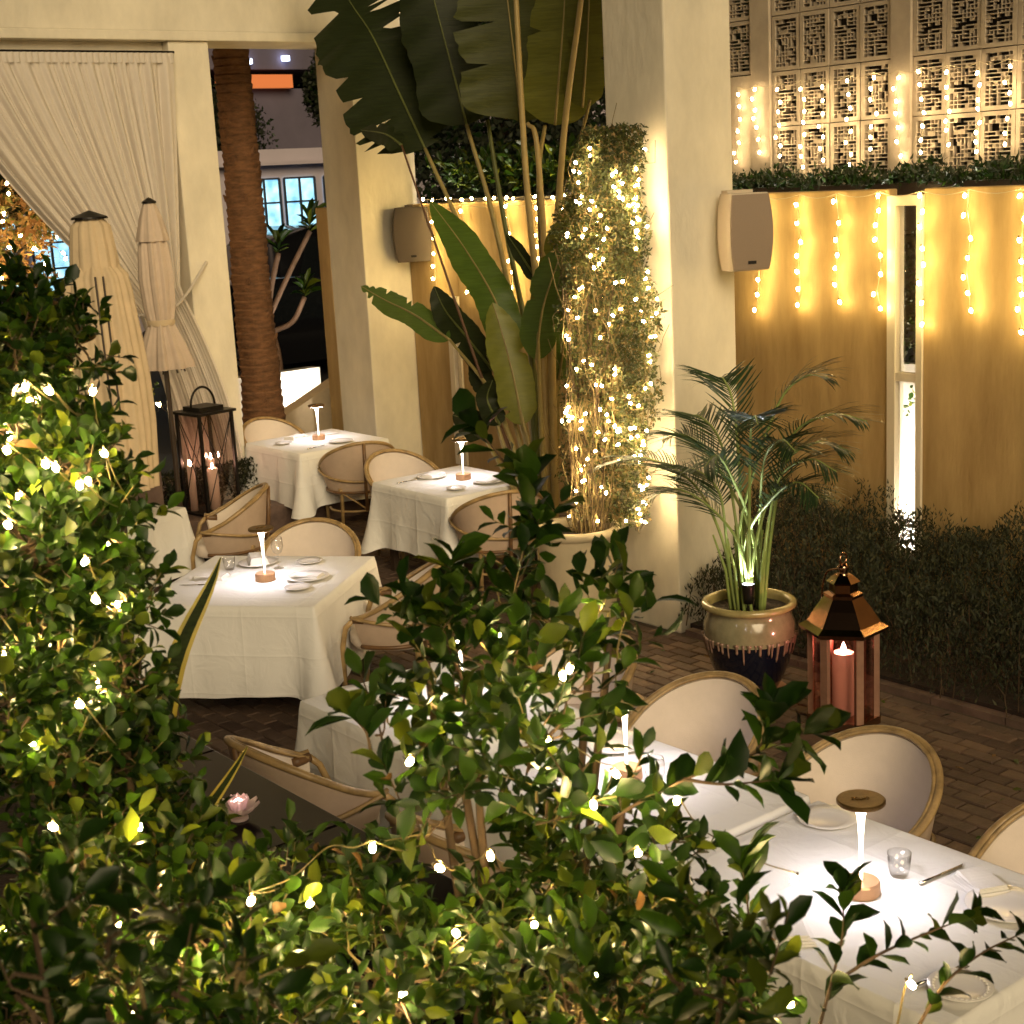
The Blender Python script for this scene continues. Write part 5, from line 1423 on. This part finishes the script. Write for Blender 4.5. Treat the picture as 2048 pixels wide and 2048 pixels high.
# ---- giant bird-of-paradise (fan palm)
fp = thing('fan_palm', 'giant bird-of-paradise plant with tall paddle leaves and torn dark blades', 'plant', (7.6, 9.2, 0.0))
fo = Vector((7.6, 9.2, 0.0)); VD = Vector((-0.62, -0.785, 0.0))
for li, (pet, bla, hw, kind, tear) in enumerate(FAN_LEAVES):
    pts = [Vector((7.6+random.uniform(-.06, .06), 9.2+random.uniform(-.06, .06), 0.0))] + [Vector(p) for p in pet]
    path = [p-fo for p in smoothpath(pts, 8)]
    n = len(path)
    sm = FAN['pale'] if kind == 'pale' else (fan_stem_d if li == 8 else (fan_stem_g if li in (2, 10, 15) else fan_stem))
    r0 = 0.016 if li == 8 else (0.030 if hw == 0 or hw > 0.2 else 0.022)
    b = MB(); b.tube(path, [r0*(1.25-0.75*i/(n-1)) for i in range(n)], sm, 8); st_ = b.build('stalk', fp, smooth=True)
    if not bla: continue
    rr = random.Random(li*7+1)
    mid = [p-fo for p in smoothpath([Vector(p) for p in bla], 14)]
    n = len(mid); L = sum((mid[i+1]-mid[i]).length for i in range(n-1))
    sides = {}
    b = MB()
    tilt = rr.uniform(-0.35, 0.35)
    for sg in (-1, 1):
        rows = []
        notch = 0.0
        for i, p in enumerate(mid):
            u = i/(n-1)
            d = (mid[min(i+1, n-1)]-mid[max(i-1, 0)]).normalized()
            view = (VD+Vector((0, 0, 0.15))).normalized()
            s_ = d.cross(view).normalized()*sg
            nrm = s_.cross(d)*(sg)
            wdt = hw*min(1, (u/0.13)**0.55 if u > 0 else 0)*(1-max(0, (u-0.45)/0.55)**2.4)**0.75
            wdt *= 1+0.05*math.sin(u*17+sg*2)+0.02*math.sin(u*71+li)+rr.uniform(-0.02, 0.02)
            if rr.random() < tear*0.13: notch = rr.uniform(0.25, 0.8)
            else: notch *= rr.uniform(0.0, 0.45)
            wdt *= (1-notch)
            row = []
            for k in range(6):
                t = k/5
                fold = 0.30*wdt*(t**1.4)*(1 if tilt > 0 else -1)*0.55
                wav = 0.035*wdt*math.sin(u*38+k*0.4)*t
                lift = s_*wdt*t - d*wdt*0.22*t*t*0 + view*(fold+wav)
                row.append(p+lift+Vector((0, 0, -0.06*wdt*t*t)))
            rows.append(row)
        b.grid(rows, FAN[kind])
    b.build('leaf_blade', fp, smooth=True)
    b = MB(); b.tube([p+VD*0.004 for p in mid], [0.011*(1-0.85*i/(n-1))+0.001 for i in range(n)], fan_stem if kind != 'dark' else fan_stem_g, 6); b.build('midrib', fp, smooth=True)
b = MB(); b.lathe([(0.0, 0.0), (0.34, 0.0), (0.36, 0.05), (0.36, 0.10), (0.0, 0.12)], soil, 24); b.build('root_mound', fp)

# ---- shrub with fairy lights by the step (left of the black lantern)
pb = MB(); pb.box(5.05, 5.72, 12.2, 12.75, 0, 1.05, stoneclad)
tag(pb.build('stone_planter_box'), 'brown stone planter box between left shrub and black lantern', 'planter')
ls = thing('lit_shrub', 'small shrub with fairy lights behind the slim closed parasol', 'shrub', (5.42, 12.45, 1.05))
S_ = [np.array([random.uniform(-.3, .3), random.uniform(-.25, .25), random.uniform(-0.05, 0.65)]) for _ in range(150)]
P, Dd, Nn, Ls, Ws = twig_leaves(S_, [np.array([random.gauss(0, .5), random.gauss(-.2, .5), 0.6]) for _ in S_], [0.12]*150, 7, 0.05, 0.5)
leaf_batch('foliage', P, Dd, Nn, Ls, Ws, LEAFS, rng.choice(5, size=len(P), p=[.3, .3, .25, .13, .02]), ls)
bush_lights('fairy lights on the small shrub behind the slim parasol', [(5.42+random.uniform(-.3, .35), 12.16+random.uniform(-.05, .05), 1.15+0.55*random.random()) for _ in range(10)], BV)
# low hedge at the colonnade foot
fh = thing('colonnade_hedge', 'low dark hedge at the foot of the curtain', 'hedge', (6.7, 12.72, 0.26))
P = np.stack([rng.uniform(-0.75, 0.35, 2600), rng.uniform(-0.10, 0.10, 2600), 0.36*rng.random(2600)**0.6], 1)
fine('foliage', P, (0, -.2, 0.5), 0.05, 0.4, HEDGE, [.5, .35, .15], fh, 0.9)

# ================================================================ BEYOND THE COLONNADE
pt_ = thing('palm_tree', 'thick brown palm trunk standing just outside the doorway', 'tree', (7.93, 14.25, 0))
prof = []
z = 0.0
while z < 7.0:
    r = 0.205-0.012*z/2+0.10*math.exp(-z*2.2)
    prof += [(r, z), (r+0.010, z+0.055), (r-0.004, z+0.075)]
    z += 0.085+random.uniform(-.012, .012)
b = MB(); b.lathe(prof, trunk_m, 40, mod=lambda t, z: 1+0.02*math.sin(7*t+z*9)+0.025*math.sin(3*t-z*3)); b.build('trunk', pt_, smooth=False)
b = MB()
for k in range(60):
    z = random.uniform(0.3, 6.8); a = random.uniform(0, 6.28); r = 0.20-0.006*z
    b.tube([(r*math.cos(a), r*math.sin(a), z), ((r+0.03)*math.cos(a+.1), (r+0.03)*math.sin(a+.1), z+0.06)], [0.03, 0.008], trunk_m, 5)
b.build('leaf_scars', pt_, kind='stuff')
gp = MB(); gp.box(9.33, 9.60, 14.9, 15.15, 0, 2.89, ochre)
o = gp.build('gate_post'); bevel_obj(o, 0.01); tag(o, 'narrow ochre gate post right of the palm trunk', 'post')
rw = MB(); rw.add([(8.4, 15.6, 0), (11.0, 15.6, 0), (11.0, 15.6, 1.35), (8.4, 15.6, 0.25), (8.4, 15.85, 0), (11.0, 15.85, 0), (11.0, 15.85, 1.35), (8.4, 15.85, 0.25)], [(0, 1, 2, 3), (7, 6, 5, 4), (3, 2, 6, 7), (0, 3, 7, 4), (1, 5, 6, 2)], canvas_m)
tag(rw.build('ramp_wall'), 'sloping tan ramp wall outside the doorway', 'wall')
kw = MB(); kw.box(9.0, 10.35, 17.0, 17.2, 0, 0.82, plaster_white)
tag(kw.build('garden_low_wall'), 'low white wall lit bright behind the palm trunk', 'wall')
gl = thing('garden_lamp', 'small lamp at the foot of the low white wall', 'light', (9.9, 16.7, 0.35))
b = MB(); b.lathe([(0.0, -0.35), (0.02, -0.35), (0.02, 0.0), (0.05, 0.0), (0.05, 0.03), (0.0, 0.05)], black_metal, 16); b.build('post', gl)
b = MB(); b.lathe([(0.0, 0.052), (0.04, 0.052), (0.03, 0.08), (0.0, 0.09)], strip_led, 12); b.build('lens', gl)
ld = bpy.data.lights.new('garden_lamp_light', 'POINT'); ld.energy = 7; ld.color = (1, .93, .8); ld.shadow_soft_size = 0.05
lo_ = bpy.data.objects.new('garden_lamp_light', ld); COL.objects.link(lo_); lo_.parent = gl; lo_.location = (0, 0, 0.2)

# frangipani
fg = thing('frangipani_tree', 'small frangipani tree with bare forked branches beside the palm trunk', 'tree', (10.05, 17.5, 0))
frb = mat('frangipani_bark', (0.30, 0.19, 0.13), 0.8, noise=0.3, nscale=10)
for path in ([(0, 0, 0), (0.0, 0, 0.95), (-0.12, 0, 1.45)], [(-0.12, 0, 1.45), (-0.02, 0, 1.9), (0.12, 0, 2.3)], [(-0.12, 0, 1.45), (0.2, 0, 1.95), (0.62, 0, 2.55)], [(-0.05, 0, 1.3), (0.25, 0, 1.4), (0.46, 0, 1.7)], [(-0.12, 0, 1.45), (-0.2, 0, 1.9), (-0.3, 0, 2.3)]):
    b = MB(); b.tube(smoothpath(path, 6), 0.035, frb, 8); b.build('branch', fg, smooth=True)
S_ = [np.array(p) for p in ((0.12, 0, 2.3), (0.62, 0, 2.55), (0.46, 0, 1.7), (-0.3, 0, 2.3))]
P, Dd, Nn, Ls, Ws = twig_leaves(S_, [np.array([0.1, 0, 1.0])]*4, [0.14]*4, 14, 0.30, 0.26)
leaf_batch('foliage', P, Dd, Nn, Ls, Ws, LEAFS, rng.choice(5, size=len(P), p=[.2, .35, .3, .15, 0]), fg)

# far white building with lit windows
fb = thing('far_building', 'white building across the road with blue lit windows', 'building', (16, 26, 0))
b = MB(); b.box(-14, 12, 0.0, 6, 0, 3.55, far_white); b.build('wall', fb)
b = MB(); b.box(-14.1, 12.1, -0.25, 6, 3.552, 3.62, far_white); b.build('cornice', fb)
b = MB(); b.box(-14.05, 12.05, -0.12, 6, 3.621, 3.85, far_white); b.build('parapet', fb)
def far_window(x0, x1, z0, z1):
    b = MB(); b.box(x0, x1, -0.03, -0.005, z0, z1, win_lit); w_ = b.build('window', fb)
    b = MB(); n1, n2 = 2, 4
    for k in range(n1+1):
        x = x0+(x1-x0)*k/n1; b.box(x-0.022, x+0.022, -0.06, -0.031, z0, z1, muntin)
    for k in range(n2+1):
        z = z0+(z1-z0)*k/n2; b.box(x0, x1, -0.065, -0.032, z-0.018, z+0.018, muntin)
    b.build('window_bars', w_)
for x0 in (-1.45, -0.66, 0.24, 1.3, -5.78, -4.6, -6.7):
    far_window(x0, x0+0.68, 1.5, 3.30)

# black car with a visible alloy wheel
def car(label, loc, rz, sc_=1.0):
    t = thing('parked_car', label, 'car', loc, rz); t.scale = (sc_,)*3
    sec = [(-2.2, .45, .95), (-2.1, .35, 1.0), (-1.7, .30, 1.05), (-1.55, .30, 1.5), (-1.0, .30, 1.68), (0.2, .30, 1.68), (0.75, .30, 1.5), (1.1, .30, 1.08), (1.9, .32, .95), (2.2, .42, .80)]
    b = MB(); rows = []
    for x, zb, zt in sec:
        w0 = 0.9; wt = 0.9 if zt < 1.1 else 0.68
        rows.append([(x, -w0*0.94, zb), (x, -w0, 0.6), (x, -w0, 0.95 if zt > 0.95 else zt-0.05), (x, -wt, zt-0.04), (x, -wt+0.1, zt), (x, wt-0.1, zt), (x, wt, zt-0.04), (x, w0, 0.95 if zt > 0.95 else zt-0.05), (x, w0, 0.6), (x, w0*0.94, zb)])
    b.grid(rows, carblack); b.add(rows[0], [tuple(range(10))], carblack); b.add(rows[-1], [tuple(range(9, -1, -1))], carblack); b.build('body', t, smooth=True)
    for sg in (-1, 1):
        b = MB(); b.add([(-1.45, sg*0.885, 1.0), (0.85, sg*0.885, 1.0), (0.5, sg*0.74, 1.55), (-1.2, sg*0.74, 1.55)], [(0, 1, 2, 3)], carglass); b.build('side_window', t)
        for x in (-1.35, 1.4):
            b = MB(); M = Matrix.Translation((x, sg*0.86, 0.34)) @ Matrix.Rotation(R(90), 4, 'X')
            prof = [(0.20, -0.1), (0.33, -0.1), (0.345, -0.05), (0.345, 0.05), (0.33, 0.1), (0.22, 0.1)]
            bb = MB(); bb.lathe(prof, tyre_m, 28); b.add([M @ Vector(v) for v in bb.v], bb.f, tyre_m); wh_ = b.build('wheel', t, smooth=True)
            b = MB()
            for k in range(5):
                M2 = M @ Matrix.Rotation(R(72*k), 4, 'Z'); b.box(0.03, 0.235, -0.028, 0.028, -0.085*sg-0.02, -0.085*sg+0.02, rim_m, M2)
            bb = MB(); bb.lathe([(0.235, -0.1), (0.235, 0.1), (0.215, 0.1), (0.215, -0.1)], rim_m, 28); b.add([M @ Vector(v) for v in bb.v], bb.f, rim_m)
            bb = MB(); bb.lathe([(0.0, -0.1), (0.05, -0.1), (0.05, 0.1), (0.0, 0.1)], rim_m, 12); b.add([M @ Vector(v) for v in bb.v], bb.f, rim_m)
            b.build('rim', wh_)
    for sg in (-1, 1):
        b = MB(); b.box(2.12, 2.2, sg*0.62-0.15, sg*0.62+0.15, 0.66, 0.78, rim_m); b.build('headlight', t)
    return t
car('black car with alloy wheel parked beyond the frangipani', (13.1, 22.5, 0.0), 0.0, 1.0)
car('dark van parked in front of the blue lit windows', (16.0, 24.6, 0.0), 0.0, 1.45)

# hillside houses and dark trees farther off
hb = thing('hillside_house', 'dark house with orange lit storey far up behind the doorway', 'building', (26.5, 45, 0))
b = MB(); b.box(-6, 3, 0, 6, 0, 6.3, far_dark); b.build('wall', hb)
b = MB(); b.box(-2.2, 0.5, -0.4, -0.1, 6.30, 6.72, far_orange); b.build('lit_storey', hb)
b = MB(); b.box(-7, 4.5, -0.2, 6, 6.9, 7.6, far_dark); b.build('roof', hb)
for x, z in ((-1.2, 7.05), (0.2, 7.15), (-1.6, 5.3)):
    b = MB(); b.box(x, x+0.22, -0.45, -0.3, z, z+0.16, far_dot); b.build('lamp', hb)
def dark_tree(label, x, y, h, r):
    t = thing('dark_tree', label, 'tree', (x, y, 0))
    b = MB(); b.tube([(0, 0, 0), (0.1, 0, h*0.4), (0, 0.1, h*0.75)], [0.2, 0.14, 0.06], bark, 8); b.build('trunk', t, smooth=True)
    n = 20000; c = unit(60)*np.array([r*0.6, r*0.6, r*0.7])+np.array([0, 0, h*0.68]); k = rng.integers(0, 60, n)
    P = c[k]+unit(n)*(r*0.46*rng.random(n)**0.5)[:, None]
    fine('crown', P, (0, 0, 0), 0.12, 0.6, [HEDGE[0], HEDGE[1], L_DK], [.5, .3, .2], t, 1.0)
dark_tree('dark leafy tree behind the far building, right of the lit storey', 20.3, 31.0, 7.8, 1.1)
dark_tree('dark tree above the ochre wall behind the fan palm leaves', 14.1, 17.6, 6.0, 1.9)
dark_tree('dark tree between the paddle leaves and the cream pillar', 17.6, 17.2, 8.2, 2.4)
dark_tree('low dark tree over the parapet of the far building', 17.6, 33.0, 5.9, 1.5)
dark_tree('dark tree beyond the colonnade at the left edge', 7.6, 22.0, 6.0, 1.8)
ob = thing('pale_annex', 'pale annex with a parapet band left of the cream pillar', 'building', (27, 30, 0))
b = MB(); b.box(-3, 6, 0, 4, 0, 4.34, far_dark); b.build('wall', ob)
b = MB(); b.box(-3, 6, -0.1, 4, 4.35, 5.05, far_white); b.build('parapet', ob)
# string-lit tree at the far left, beyond the curtain
ot = thing('lit_tree', 'tree wrapped in warm lights beyond the curtain at left edge', 'tree', (6.2, 16.5, 0))
b = MB(); b.tube([(0, 0, 0), (0.05, 0, 1.4), (0.0, 0.1, 2.6)], [0.10, 0.08, 0.04], bark, 8); b.build('trunk', ot, smooth=True)
n = 2600; c = unit(24)*np.array([0.5, 0.5, 0.45])+np.array([0, 0, 2.75]); k = rng.integers(0, 24, n)
P = c[k]+unit(n)*(0.26*rng.random(n)**0.4)[:, None]
fine('crown', P, (0, 0, 0), 0.09, 0.5, [VINE[2], VINE[1], L_YL], [.4, .3, .3], ot, 1.0)
bush_lights('warm lights wound through the tree at the far left edge', [(6.2+random.uniform(-.7, .5), 16.5-random.uniform(0.1, 0.85), 2.8+random.uniform(-.6, .6)) for _ in range(46)], bulb_mesh('bulb', emit('bulb_far_tree', (1, .6, .22), 160.0), 0.016))

fl = thing('fallen_leaves', 'scattered fallen leaves on the brick paving', 'leaves', (5.5, 6.5, 0.02)); fl['kind'] = 'stuff'
n = 90; P = np.stack([rng.uniform(-0.9, 1.5, n), rng.uniform(-3.5, 3.5, n), np.full(n, 0.004)], 1)
leaf_batch('leaf_litter', P, np.stack([rng.normal(size=n), rng.normal(size=n), np.zeros(n)], 1), np.tile([0.0, 0.1, 1.0], (n, 1)), rng.uniform(0.03, 0.06, n), rng.uniform(0.015, 0.03, n), LEAFS, rng.choice(5, size=n, p=[.2, .2, .2, .05, .35]), fl)
